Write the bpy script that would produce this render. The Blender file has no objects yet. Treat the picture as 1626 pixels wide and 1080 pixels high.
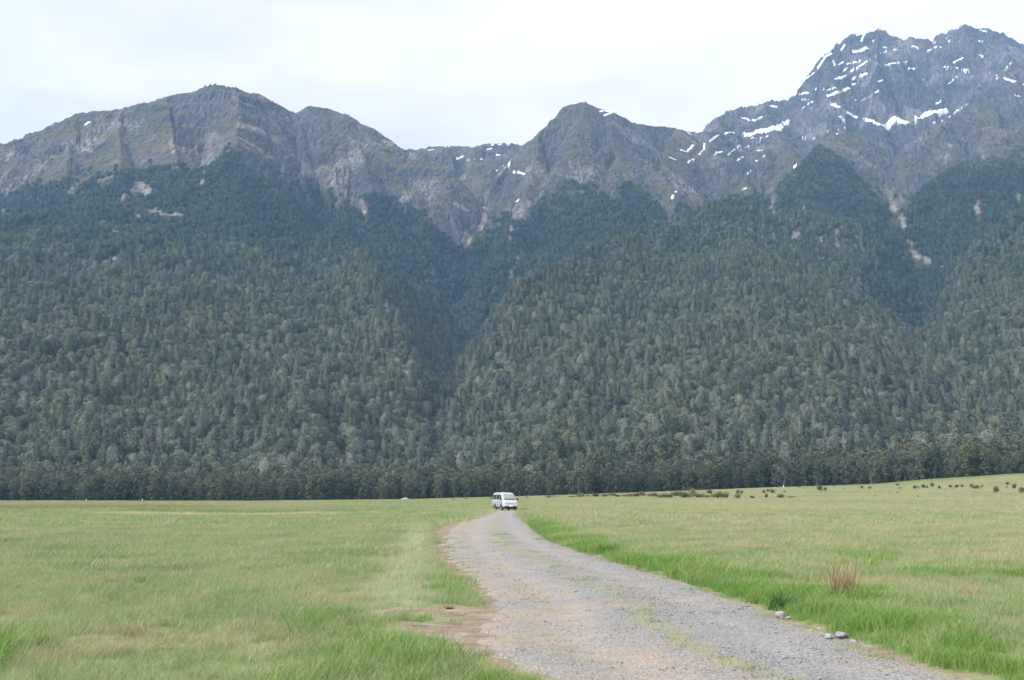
import bpy, bmesh, math, random
import numpy as np
from mathutils import Vector, Matrix

R = math.radians
random.seed(7)
rng = np.random.default_rng(11)
scene = bpy.context.scene
COL = scene.collection

# ------------------------------------------------------------------ camera
F_PX = 1600.0                      # focal length in photo pixels (photo 1626 x 1080)
PITCH = math.atan(247.0 / F_PX)
CAM_Z = 1.6
cam_d = bpy.data.cameras.new('camera')
cam_d.sensor_width = 36.0
cam_d.lens = 36.0 * F_PX / 1626.0
cam_d.clip_start = 0.1
cam_d.clip_end = 30000
cam = bpy.data.objects.new('camera', cam_d)
cam.location = (0, 0, CAM_Z)
cam.rotation_euler = (R(90) + PITCH, 0, 0)
COL.objects.link(cam)
scene.camera = cam
CP, SP = math.cos(PITCH), math.sin(PITCH)

def ray(px, py):
    """direction with unit forward (y) component through a photo pixel"""
    u = (px - 813.0) / F_PX; v = (540.0 - py) / F_PX
    y = CP - v * SP
    return np.array([u / y, 1.0, (SP + v * CP) / y])

def at_depth(px, py, Y):
    d = ray(px, py)
    return np.array([d[0] * Y, Y, CAM_Z + d[2] * Y])

# ------------------------------------------------------------------ world, sun, exposure
SUN_EL, SUN_AZ = R(36), R(244)      # azimuth clockwise from +Y (the view direction)
world = bpy.data.worlds.new('World'); scene.world = world
world.use_nodes = True
wt = world.node_tree; wt.nodes.clear()
def wn(t, **k):
    n = wt.nodes.new(t)
    for a, b in k.items(): setattr(n, a, b)
    return n
w_out = wn('ShaderNodeOutputWorld'); w_bg = wn('ShaderNodeBackground')
sky = wn('ShaderNodeTexSky', sky_type='NISHITA', sun_disc=False, sun_elevation=SUN_EL, sun_rotation=SUN_AZ)
sky.air_density = 1.0; sky.dust_density = 2.0
geo = wn('ShaderNodeTexCoord')
sep = wn('ShaderNodeSeparateXYZ'); wt.links.new(geo.outputs['Generated'], sep.inputs[0])
# cloud deck: brighter towards the zenith, soft grey billows
mp = wn('ShaderNodeMapping'); mp.inputs['Scale'].default_value = (1.3, 1.3, 4.0); mp.inputs['Location'].default_value = (0.6, 0.2, 0.35)
wt.links.new(geo.outputs['Generated'], mp.inputs[0])
nz = wn('ShaderNodeTexNoise'); nz.inputs['Scale'].default_value = 2.2; nz.inputs['Detail'].default_value = 6; nz.inputs['Roughness'].default_value = 0.5
wt.links.new(mp.outputs[0], nz.inputs['Vector'])
# less grey towards the right of the view
mad = wn('ShaderNodeMath', operation='MULTIPLY_ADD'); mad.inputs[1].default_value = 0.38; wt.links.new(sep.outputs[0], mad.inputs[0]); wt.links.new(nz.outputs[0], mad.inputs[2])
cr = wn('ShaderNodeValToRGB')
cr.color_ramp.elements[0].position = 0.34; cr.color_ramp.elements[0].color = (0.78, 0.77, 0.79, 1)
cr.color_ramp.elements[1].position = 0.56; cr.color_ramp.elements[1].color = (1.05, 1.0, 0.97, 1)
wt.links.new(mad.outputs[0], cr.inputs[0])
grad = wn('ShaderNodeMapRange'); grad.inputs['From Min'].default_value = 0.42; grad.inputs['From Max'].default_value = 1.0
grad.inputs['To Min'].default_value = 3.9; grad.inputs['To Max'].default_value = 8.6
wt.links.new(sep.outputs[2], grad.inputs[0])
# the veiled sun brightens the cloud around it, behind the viewer
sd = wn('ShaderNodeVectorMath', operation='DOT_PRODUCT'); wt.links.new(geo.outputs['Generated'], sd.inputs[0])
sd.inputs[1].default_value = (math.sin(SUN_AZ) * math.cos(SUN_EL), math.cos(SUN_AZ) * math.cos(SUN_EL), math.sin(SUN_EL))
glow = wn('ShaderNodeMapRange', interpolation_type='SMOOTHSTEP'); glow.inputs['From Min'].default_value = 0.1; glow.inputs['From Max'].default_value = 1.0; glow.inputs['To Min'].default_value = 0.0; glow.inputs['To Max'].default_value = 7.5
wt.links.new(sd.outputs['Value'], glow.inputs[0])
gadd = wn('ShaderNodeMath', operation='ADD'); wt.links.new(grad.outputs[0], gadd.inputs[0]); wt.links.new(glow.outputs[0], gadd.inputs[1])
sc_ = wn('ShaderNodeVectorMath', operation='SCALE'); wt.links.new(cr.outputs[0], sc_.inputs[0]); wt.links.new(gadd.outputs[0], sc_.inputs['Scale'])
mixw = wn('ShaderNodeMixRGB'); mixw.inputs[0].default_value = 0.95
wt.links.new(sky.outputs[0], mixw.inputs[1]); wt.links.new(sc_.outputs[0], mixw.inputs[2])
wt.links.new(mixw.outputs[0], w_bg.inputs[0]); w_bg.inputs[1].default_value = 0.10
wt.links.new(w_bg.outputs[0], w_out.inputs[0])

sun_d = bpy.data.lights.new('sun', 'SUN'); sun_d.energy = 1.5; sun_d.angle = R(10); sun_d.color = (1.0, 0.96, 0.90)
sun = bpy.data.objects.new('sun', sun_d); COL.objects.link(sun)
sdir = Vector((math.sin(SUN_AZ) * math.cos(SUN_EL), math.cos(SUN_AZ) * math.cos(SUN_EL), math.sin(SUN_EL)))
sun.rotation_euler = sdir.to_track_quat('Z', 'Y').to_euler()
sun.location = (0, 0, 50)
vs = scene.view_settings
vs.view_transform = 'Standard'; vs.look = 'None'; vs.gamma = 1; vs.use_curve_mapping = False
vs.exposure = 1.6
HAZE_DENSITY = 7.0e-5

# ------------------------------------------------------------------ numpy noise
_perm = rng.permutation(1024).astype(np.int32)
_perm = np.concatenate([_perm, _perm])
_ga = rng.uniform(0, 2 * np.pi, 1024).astype(np.float32)
_gx, _gy = np.cos(_ga), np.sin(_ga)
def pn(x, y):
    x = np.asarray(x, np.float64); y = np.asarray(y, np.float64)
    xf, yf = np.floor(x), np.floor(y)
    xi, yi = xf.astype(np.int64) & 1023, yf.astype(np.int64) & 1023
    xf, yf = (x - xf).astype(np.float32), (y - yf).astype(np.float32)
    x1, y1 = (xi + 1) & 1023, (yi + 1) & 1023
    def g(a, b, dx, dy):
        h = _perm[_perm[a] + b]
        return _gx[h] * dx + _gy[h] * dy
    u = xf * xf * xf * (xf * (xf * 6 - 15) + 10); v = yf * yf * yf * (yf * (yf * 6 - 15) + 10)
    a = g(xi, yi, xf, yf); b = g(x1, yi, xf - 1, yf); c = g(xi, y1, xf, yf - 1); d = g(x1, y1, xf - 1, yf - 1)
    return ((a + u * (b - a)) * (1 - v) + (c + u * (d - c)) * v) * 1.5
def fbm(x, y, o=4, g=0.5, l=2.03):
    s = 0; a = 1.0; t = 0
    for i in range(o):
        s = s + a * pn(x + 17.3 * i, y - 9.1 * i); t += a; a *= g; x = x * l; y = y * l
    return s / t
def ridged(x, y, o=4, g=0.55, l=2.07):
    s = 0; a = 1.0; t = 0; w = 1.0
    for i in range(o):
        n = 1 - np.abs(pn(x + 31.7 * i, y + 5.3 * i)) * 1.6
        n = np.clip(n, 0, 1) ** 2 * w
        w = np.clip(n * 1.8, 0, 1)
        s = s + a * n; t += a; a *= g; x = x * l; y = y * l
    return s / t
def sstep(a, b, x):
    t = np.clip((x - a) / (b - a), 0, 1); return t * t * (3 - 2 * t)

# ------------------------------------------------------------------ the lie of the land
AZX = np.array([-1500, -400, 0, 400, 640, 800, 900, 1000, 1100, 1200, 1300, 1400, 1480, 1560, 1626, 1900, 3000.])
EDGE_Y = np.array([795, 795, 795, 795.5, 793, 789, 786.5, 783, 779.5, 775.5, 772.5, 769, 762, 757, 753, 740, 735.])
EDGE_D = np.array([740, 740, 730, 720, 715, 710, 700, 700, 690, 680, 660, 640, 620, 610, 600, 600, 600.])

def px_of(x, y): return 813.0 + F_PX * 1.0118 * x / np.maximum(y, 1.0)      # column on the horizon line
def edge_at(x, y):
    p = px_of(x, y)
    D = np.interp(p, AZX, EDGE_D)
    z = (787.0 - np.interp(p, AZX, EDGE_Y)) / F_PX * D + CAM_Z
    return D, z

ROAD_C = None
def road_edges():
    L = [(915, 1110), (890, 1080), (800, 1040), (770, 1000), (800, 960), (765, 925), (716, 885), (711, 862), (718, 845), (735, 830), (765, 820), (785, 813.5)]
    Rr = [(1640, 1110), (1560, 1080), (1410, 1040), (1300, 1000), (1190, 960), (1090, 925), (950, 885), (880, 862), (852, 845), (833, 830), (826, 820), (822, 813.5)]
    def g(p):
        d = ray(*p); t = -CAM_Z / d[2]; return (d[0] * t, d[1] * t)
    return [g(p) for p in L], [g(p) for p in Rr]
_L, _R = road_edges()
_ly = np.array([p[1] for p in _L]); _lx = np.array([p[0] for p in _L])
_ry = np.array([p[1] for p in _R]); _rx = np.array([p[0] for p in _R])
# the track runs out in the grass just behind the van
_ly = np.concatenate([[-30, 2], _ly, [113, 119, 400]]); _lx = np.concatenate([[1.6, 0.9], _lx, [-2.2, -.9, -.9]])
_ry = np.concatenate([[-30, 2], _ry, [113, 119, 400]]); _rx = np.concatenate([[5.6, 4.6], _rx, [.4, -.88, -.88]])
def road_x(y): return np.interp(y, _ly, _lx), np.interp(y, _ry, _rx)
def road_dist(x, y):
    """signed distance outside the track (negative inside), and which side"""
    l, r = road_x(y)
    return np.maximum(l - x, x - r), np.where(x > (l + r) / 2, 1, -1)

def ground_h(x, y):
    D, ze = edge_at(x, np.maximum(y, 5))
    t = sstep(0, 1, (y - 150) / (D - 150))
    tl = np.clip((y - 150) / (D - 150), 0, 1)
    z = ze * np.where(ze > 0, 0.45 * t + 0.55 * tl ** 1.6, tl)
    r = np.sqrt(x * x + y * y)
    rd, side = road_dist(x, y)
    off = sstep(0.0, 1.2, rd)
    z = z + off * (0.05 * pn(x / 2.7, y / 2.7) + 0.035 * pn(x / 0.9 + 7, y / 0.9)) * sstep(400, 60, r)
    z = z + off * 0.06 * (side > 0) * sstep(60, 10, y)
    z = z + 0.25 * fbm(x / 45, y / 45, 3) * sstep(15, 120, r) * sstep(0, 12, rd)
    z = z - (1 - off) * 0.03
    return z

# ridge lines: photo-checked skyline and spur positions, each with its own distance from the viewer
RIDGES = []
def ridge(grp, pts, s1=1.0, w=250.0, s2=0.6, gul=1.0):
    P = np.array([at_depth(*p) for p in pts])
    RIDGES.append((grp, P, s1, w, s2, gul))
# left massif
ridge('left', [(-500, 330, 2900), (-150, 285, 2850), (0, 236, 2800), (60, 214, 2780), (118, 180, 2750), (190, 170, 2720), (262, 155, 2700), (332, 137, 2680), (378, 135, 2650),
               (415, 152, 2680), (462, 177, 2720), (520, 203, 2690), (575, 222, 2650), (640, 248, 2600), (712, 262, 2560)], 1.35, 260, 0.85)
ridge('left', [(440, 200, 2950), (470, 176, 2950), (490, 165, 2950), (520, 170, 2950), (550, 180, 2930), (585, 203, 2900), (620, 226, 2880), (660, 241, 2850), (705, 262, 2800)], 1.2, 250, .7)
ridge('left', [(378, 135, 2650), (372, 252, 2330), (435, 303, 2200), (500, 350, 2050), (560, 397, 1800), (610, 452, 1550), (648, 522, 1320), (678, 610, 1080), (692, 665, 900)], .75, 200, .95, .5)
ridge('left', [(575, 222, 2650), (590, 300, 2450), (630, 340, 2380), (670, 385, 2300), (700, 440, 2180), (712, 500, 2020)], .9, 200, .95, .8)
ridge('left', [(480, 188, 2710), (480, 296, 2450), (540, 335, 2360), (590, 395, 2250), (640, 460, 2080), (680, 520, 1850)], .9, 200, .9, .8)
ridge('left', [(190, 170, 2720), (190, 285, 2280), (225, 420, 1850), (275, 560, 1350), (310, 690, 950)], .75, 200, .46, .5)
ridge('left', [(60, 214, 2780), (30, 330, 2250), (-10, 450, 1800), (0, 600, 1250), (10, 705, 900)], .75, 200, .46, .5)
ridge('left', [(372, 252, 2330), (400, 400, 1850), (445, 540, 1400), (490, 670, 980)], .5, 200, .46, .4)
ridge('left', [(118, 180, 2750), (105, 300, 2300), (115, 450, 1750), (145, 620, 1150), (150, 700, 920)], .75, 200, .46, .5)
ridge('left', [(262, 155, 2700), (285, 270, 2330), (310, 400, 1850), (360, 560, 1350), (390, 690, 950)], .75, 200, .46, .5)
ridge('left', [(-200, 290, 2850), (-160, 420, 2100), (-140, 600, 1250), (-130, 705, 900)], .75, 200, .46, .5)
ridge('left', [(560, 397, 1900), (540, 500, 1600), (560, 600, 1250), (590, 690, 950)], .55, 200, .5, .4)
# saddle at the back
ridge('saddle', [(560, 250, 3800), (640, 241, 3750), (680, 235, 3700), (745, 233, 3700), (800, 227, 3700), (835, 233, 3700), (900, 240, 3700)], .45, 500, .95)
ridge('saddle', [(745, 233, 3700), (760, 262, 3300), (768, 290, 3000)], .6, 150, .9, .4)
# middle peak
ridge('middle', [(790, 280, 2850), (806, 262, 2900), (832, 233, 2950), (860, 200, 2960), (890, 169, 2970), (925, 162, 2960), (960, 176, 3000), (1000, 190, 3050), (1040, 199, 3100), (1075, 206, 3150), (1110, 212, 3250), (1140, 208, 3400)], 1.4, 260, .85)
ridge('middle', [(925, 162, 2960), (915, 240, 2720), (930, 303, 2550), (900, 345, 2450), (820, 420, 2280), (765, 480, 2120), (730, 530, 1950)], 0.95, 180, .9, .7)
ridge('middle', [(960, 176, 3000), (985, 250, 2750), (1000, 320, 2450), (1060, 360, 2250)], .85, 180, .65, .9)
ridge('middle', [(860, 200, 2960), (845, 290, 2600), (800, 370, 2250), (765, 420, 2150)], 1.0, 150, .9, 1.)
ridge('middle', [(1075, 206, 3150), (1050, 260, 2850), (1040, 320, 2550)], .85, 180, .65, 1.)
# forested foothill in the middle
ridge('foothill', [(1192, 305, 2100), (1130, 328, 2000), (1060, 354, 1900), (1000, 381, 1800), (940, 406, 1700), (860, 433, 1560), (800, 463, 1460), (750, 505, 1330), (722, 560, 1200), (705, 620, 1040), (690, 675, 900)], .7, 300, .95, .4)
ridge('foothill', [(1192, 305, 2100), (1225, 335, 2040), (1260, 375, 1940), (1300, 428, 1800), (1350, 485, 1620), (1410, 545, 1420), (1460, 605, 1200), (1500, 655, 1020), (1530, 700, 880)], .7, 300, .95, .4)
ridge('foothill', [(1192, 305, 2100), (1160, 385, 1850), (1120, 475, 1550), (1090, 565, 1250), (1060, 650, 980), (1050, 700, 850)], .5, 300, .43, .3)
ridge('foothill', [(1000, 381, 1800), (935, 520, 1380), (885, 650, 980), (870, 700, 850)], .5, 300, .43, .3)
ridge('foothill', [(1260, 375, 1940), (1280, 500, 1500), (1285, 620, 1100), (1290, 690, 880)], .5, 300, .43, .3)
# pyramid spur and right-hand spurs
ridge('spur', [(1300, 235, 2600), (1268, 268, 2570), (1238, 310, 2560), (1230, 352, 2480), (1270, 420, 2300)], 1., 200, .85, .8)
ridge('spur', [(1300, 235, 2600), (1340, 262, 2580), (1378, 300, 2540), (1398, 345, 2440), (1425, 410, 2270), (1460, 470, 2080), (1475, 520, 1880)], 1., 200, .9, .8)
ridge('spur', [(1300, 235, 2600), (1312, 330, 2400), (1335, 420, 2180), (1385, 495, 1950)], .8, 200, .7, .8)
ridge('spur', [(1300, 235, 2600), (1320, 228, 2900), (1350, 212, 3200)], .8, 200, .6)
ridge('right', [(1900, 150, 2600), (1700, 205, 2500), (1626, 238, 2450), (1560, 262, 2400), (1512, 264, 2400), (1475, 292, 2350), (1440, 335, 2200)], .8, 200, .65, .9)
ridge('right', [(1512, 264, 2400), (1530, 350, 2100), (1520, 420, 1900), (1490, 470, 1750)], .7, 200, .46, .5)
ridge('right', [(1950, 180, 2200), (1800, 235, 2100), (1700, 290, 1950), (1626, 335, 1800), (1560, 385, 1650), (1515, 435, 1500), (1488, 490, 1340), (1480, 560, 1150), (1510, 640, 950)], .7, 250, .85, .5)
ridge('right', [(1626, 335, 1850), (1600, 480, 1400), (1580, 600, 1050), (1580, 680, 800)], .45, 250, .43, .3)
ridge('right', [(1800, 235, 2100), (1780, 450, 1400), (1750, 650, 850)], .45, 250, .43, .3)
# snow mountain
ridge('snowy', [(1090, 232, 3650), (1122, 208, 3650), (1136, 186, 3680), (1165, 170, 3720), (1210, 162, 3800), (1250, 155, 3850), (1280, 113, 3900), (1310, 88, 3920), (1325, 74, 3950), (1350, 54, 4000), (1372, 57, 4010), (1396, 43, 4000), (1420, 56, 4000), (1445, 63, 3990),
                (1478, 66, 3990), (1490, 53, 3980), (1530, 39, 4000), (1560, 46, 3990), (1590, 50, 3950), (1606, 66, 3930), (1626, 92, 3900), (1680, 125, 3900), (1760, 160, 3800), (1950, 200, 3700)], 1.9, 420, .85)
ridge('snowy', [(1250, 155, 3850), (1290, 178, 3560), (1325, 208, 3330)], 1.2, 150, .75)
ridge('snowy', [(1590, 50, 3950), (1606, 100, 3620), (1580, 135, 3400), (1530, 175, 3200), (1480, 215, 3000), (1430, 250, 2800)], 1.0, 150, .75)
ridge('snowy', [(1626, 92, 3900), (1660, 150, 3300), (1640, 190, 2900), (1600, 225, 2650)], 1.0, 150, .75)
ridge('snowy', [(1140, 182, 3700), (1150, 235, 3350), (1170, 275, 3050), (1195, 300, 2700)], .9, 150, .75)
ridge('snowy', [(1396, 43, 4000), (1390, 110, 3800), (1385, 170, 3620)], 1.9, 250, .8)
ridge('snowy', [(1210, 162, 3800), (1235, 215, 3400), (1265, 250, 3000)], .9, 150, .55)
GROUPS = ['apron', 'left', 'saddle', 'middle', 'foothill', 'spur', 'right', 'snowy']

CARVES = [(88, 74, [(-100, 2420), (-118, 2140), (-112, 1914), (-88, 1500), (-76, 1295), (-71, 1111), (-72, 987), (-68, 900), (-58, 800)]),
          (75, 70, [(860, 2250), (833, 2094), (769, 1887), (655, 1560), (570, 1320), (505, 1150), (440, 1000), (405, 900)]),
          (26, 34, [(380, 2400), (330, 2180), (262, 2120)]), (45, 48, [(575, 2450), (552, 2200), (556, 2050), (600, 1800), (660, 1560)]), (34, 36, [(-470, 2400), (-420, 2150), (-390, 1800)])]
def mountain_h(x, y):
    """height, group id, ruggedness for arrays of plan positions"""
    x = np.asarray(x, np.float64); y = np.asarray(y, np.float64)
    D, ze = edge_at(x, y)
    d0 = np.maximum(y - D, 0)
    apron = ze + 0.085 * d0 + 0.00016 * np.minimum(d0, 900) ** 2 + 3.0 * fbm(x / 160, y / 160, 3) * sstep(30, 200, d0)
    # warp the plan a little so ridges wander
    wx = x + 26 * fbm(x / 260, y / 260, 3) * sstep(0, 300, d0) + 7 * fbm(x / 60 + 9, y / 60, 2)
    wy = y + 26 * fbm(x / 260 + 50, y / 260 + 20, 3) * sstep(0, 300, d0)
    best = apron.copy(); gid = np.zeros(x.shape, np.int8)
    bs = x / 90.0; bd = np.full(x.shape, 400.0); bg = np.full(x.shape, .3)
    seg_off = 0.0
    K = 12.0
    for (grp, P, s1, w, s2, gul) in RIDGES:
        gi = GROUPS.index(grp)
        rb = np.full(x.shape, -1e9); rs = np.zeros(x.shape); rdist = np.zeros(x.shape)
        acc = seg_off
        for i in range(len(P) - 1):
            a, b = P[i], P[i + 1]
            ex, ey = b[0] - a[0], b[1] - a[1]; L2 = ex * ex + ey * ey; L = math.sqrt(L2)
            t = np.clip(((wx - a[0]) * ex + (wy - a[1]) * ey) / L2, 0, 1)
            d = np.hypot(wx - (a[0] + t * ex), wy - (a[1] + t * ey))
            h = a[2] + t * (b[2] - a[2]) - (s2 * d + (s1 - s2) * w * (1 - np.exp(-d / w)))
            m = h > rb
            rb = np.where(m, h, rb); rs = np.where(m, acc + t * L, rs); rdist = np.where(m, d, rdist)
            acc += L
        seg_off += 1717.0
        m = rb > best
        # smooth union
        hh = np.clip(0.5 + 0.5 * (rb - best) / K, 0, 1)
        best = best * (1 - hh) + rb * hh + K * 0.25 * hh * (1 - hh)
        gid = np.where(m, gi, gid); bs = np.where(m, rs, bs); bd = np.where(m, rdist, bd); bg = np.where(m, gul, bg)
    up = sstep(150, 800, best)
    for dep, wd, pl in CARVES:          # stream ravines
        dm = np.full(x.shape, 1e9)
        for (ax, ay), (bx, by) in zip(pl, pl[1:]):
            ex, ey = bx - ax, by - ay
            t = np.clip(((wx - ax) * ex + (wy - ay) * ey) / (ex * ex + ey * ey), 0, 1)
            dm = np.minimum(dm, np.hypot(wx - ax - t * ex, wy - ay - t * ey))
        best = best - dep * np.exp(-(dm / wd) ** 1.5) * sstep(60, 260, d0)
    # gullies run down the flanks
    amp = bg * (12 + 74 * up) * sstep(25, 200, bd)
    ang = bs / 120.0
    g1 = ridged(ang + 0.35 * pn(x / 180, y / 180), bd / 620.0, 3)
    g2 = ridged(bs / 37.0 + 0.6 * pn(x / 70, y / 70), bd / 240.0, 2)
    best = best + amp * (g1 - 0.45) + amp * 0.33 * (g2 - 0.4)
    rug = up * np.where(gid == GROUPS.index('foothill'), 0.3, 1.0)
    best = best + (10 + 26 * rug) * (ridged(x / 210, y / 210, 5) - .4) * sstep(20, 300, d0) * (.25 + .75 * sstep(0, 150, bd))
    best = best + (rug * 8 * fbm(x / 28, y / 28, 4, .5) + rug * 13 * (ridged(x / 46 + 5, y / 46, 4) - .4) + 2.6 * rug * fbm(x / 9, y / 9, 2)) * (1 - .65 * (1 - sstep(0, 90, bd)) * np.isin(gid, (1, 3)))
    # strata ledges on the high rock
    led = np.abs(((best + 18 * fbm(x / 300, y / 300, 2) + 0.10 * x) / 46.0) % 1.0 - 0.5)
    best = best + (gid == 7) * 7 * sstep(1200, 1500, best) * (ridged(x / 34, y / 34, 3) - .3) + rug * sstep(500, 900, best) * 9 * (sstep(0.1, 0.4, led) - .5) * sstep(-.1, .3, fbm(x / 400 + 3, y / 400, 2))
    return best, gid, rug

# ------------------------------------------------------------------ mesh + material helpers
def mesh_np(name, V, Fq, mats=(), smooth=True, attrs=None, fattrs=None, link=True, matidx=None):
    """V (n,3); Fq: (m,4) or (m,3) int array, or list of such arrays"""
    me = bpy.data.meshes.new(name)
    Fs = Fq if isinstance(Fq, (list, tuple)) else [Fq]
    V = np.asarray(V, np.float32)
    me.vertices.add(len(V)); me.vertices.foreach_set('co', V.ravel())
    loops = np.concatenate([f.ravel() for f in Fs]).astype(np.int32)
    tot = np.concatenate([np.full(len(f), f.shape[1], np.int32) for f in Fs])
    st = np.concatenate([[0], np.cumsum(tot)[:-1]]).astype(np.int32)
    me.loops.add(len(loops)); me.loops.foreach_set('vertex_index', loops)
    me.polygons.add(len(tot)); me.polygons.foreach_set('loop_start', st); me.polygons.foreach_set('loop_total', tot)
    if smooth is not None: me.polygons.foreach_set('use_smooth', np.full(len(tot), bool(smooth)))
    if matidx is not None: me.polygons.foreach_set('material_index', matidx.astype(np.int32))
    me.update(calc_edges=True)
    for m in mats: me.materials.append(m)
    for k, a in (attrs or {}).items():
        a = np.asarray(a, np.float32)
        if a.ndim == 1:
            at = me.attributes.new(k, 'FLOAT', 'POINT'); at.data.foreach_set('value', a)
        else:
            at = me.attributes.new(k, 'FLOAT_COLOR', 'POINT'); at.data.foreach_set('color', a.ravel())
    ob = bpy.data.objects.new(name, me)
    if link: COL.objects.link(ob)
    return ob

def tag(o, label=None, cat=None, group=None, kind=None):
    if label: o['label'] = label
    if cat: o['category'] = cat
    if group: o['group'] = group
    if kind: o['kind'] = kind
    return o

class NT:
    """tiny node-tree writer"""
    def __init__(s, name):
        s.m = bpy.data.materials.new(name); s.m.use_nodes = True
        s.t = s.m.node_tree; s.t.nodes.clear()
        s.out = s.n('ShaderNodeOutputMaterial'); s.b = s.n('ShaderNodeBsdfPrincipled')
        s.l(s.b.outputs[0], s.out.inputs[0])
    def n(s, t, **k):
        n = s.t.nodes.new(t)
        for a, b in k.items(): setattr(n, a, b)
        return n
    def l(s, a, b): s.t.links.new(a, b)
    def set(s, sock, v):
        if isinstance(v, bpy.types.NodeSocket): s.l(v, sock)
        elif isinstance(v, (tuple, list)) and len(v) == 3 and sock.type == 'RGBA': sock.default_value = (*v, 1)
        else: sock.default_value = v
    def pos(s): return s.n('ShaderNodeNewGeometry').outputs['Position']
    def mapping(s, vec, scale=(1, 1, 1), loc=(0, 0, 0), rot=(0, 0, 0)):
        n = s.n('ShaderNodeMapping'); s.l(vec, n.inputs[0])
        n.inputs['Scale'].default_value = scale; n.inputs['Location'].default_value = loc; n.inputs['Rotation'].default_value = rot
        return n.outputs[0]
    def noise(s, vec, scale, detail=4, rough=.55, dist=0):
        n = s.n('ShaderNodeTexNoise'); s.l(vec, n.inputs['Vector'])
        n.inputs['Scale'].default_value = scale; n.inputs['Detail'].default_value = detail
        n.inputs['Roughness'].default_value = rough; n.inputs['Distortion'].default_value = dist
        return n.outputs[0]
    def vor(s, vec, scale, feature='F1', out=0, rand=1):
        n = s.n('ShaderNodeTexVoronoi', feature=feature); s.l(vec, n.inputs['Vector']); n.inputs['Scale'].default_value = scale
        n.inputs['Randomness'].default_value = rand
        return n.outputs[out]
    def ramp(s, v, *stops):
        n = s.n('ShaderNodeValToRGB'); e = n.color_ramp.elements
        while len(e) < len(stops): e.new(0.5)
        for i, (p, c) in enumerate(stops):
            e[i].position = p; c = (c, c, c) if isinstance(c, (int, float)) else c; e[i].color = (*c, 1)
        s.l(v, n.inputs[0]); return n.outputs[0]
    def rng(s, v, a, b, c=0., d=1.):
        n = s.n('ShaderNodeMapRange'); s.l(v, n.inputs[0])
        for i, q in zip((1, 2, 3, 4), (a, b, c, d)): n.inputs[i].default_value = q
        return n.outputs[0]
    def mix(s, f, a, b, mode='MIX'):
        n = s.n('ShaderNodeMixRGB', blend_type=mode); s.set(n.inputs[0], f); s.set(n.inputs[1], a); s.set(n.inputs[2], b); return n.outputs[0]
    def math(s, op, a, b=0.0, clamp=False):
        n = s.n('ShaderNodeMath', operation=op); n.use_clamp = clamp; s.set(n.inputs[0], a); s.set(n.inputs[1], b); return n.outputs[0]
    def attr(s, name, out=2, typ='GEOMETRY'):
        n = s.n('ShaderNodeAttribute', attribute_type=typ); n.attribute_name = name; return n.outputs[out]
    def bump(s, h, strength, dist):
        n = s.n('ShaderNodeBump'); s.set(n.inputs['Height'], h); n.inputs['Strength'].default_value = strength; n.inputs['Distance'].default_value = dist
        s.l(n.outputs[0], s.b.inputs['Normal']); return n
    def base(s, c, rough=.8, spec=.3):
        s.set(s.b.inputs['Base Color'], c); s.set(s.b.inputs['Roughness'], rough); s.b.inputs['Specular IOR Level'].default_value = spec
        return s.m

def paint(name, c, rough=.5, spec=.5, metal=0.0, coat=0.0, var=0.06, scale=9.0):
    """simple painted or moulded surface with slight uneven dirt"""
    k = NT(name); p = k.n('ShaderNodeTexCoord').outputs['Object']
    nn = k.noise(p, scale, 4)
    cc = k.mix(k.rng(nn, .35, .7, 0, 1), tuple(v * (1 - var) for v in c), tuple(min(1, v * (1 + var)) for v in c))
    k.base(cc, rough, spec); k.b.inputs['Metallic'].default_value = metal; k.b.inputs['Coat Weight'].default_value = coat
    return k.m

def grid_faces(nr, nc):
    i = np.arange((nr - 1) * (nc - 1)); r, c = i // (nc - 1), i % (nc - 1)
    a = r * nc + c
    return np.stack([a, a + 1, a + nc + 1, a + nc], 1)

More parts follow.
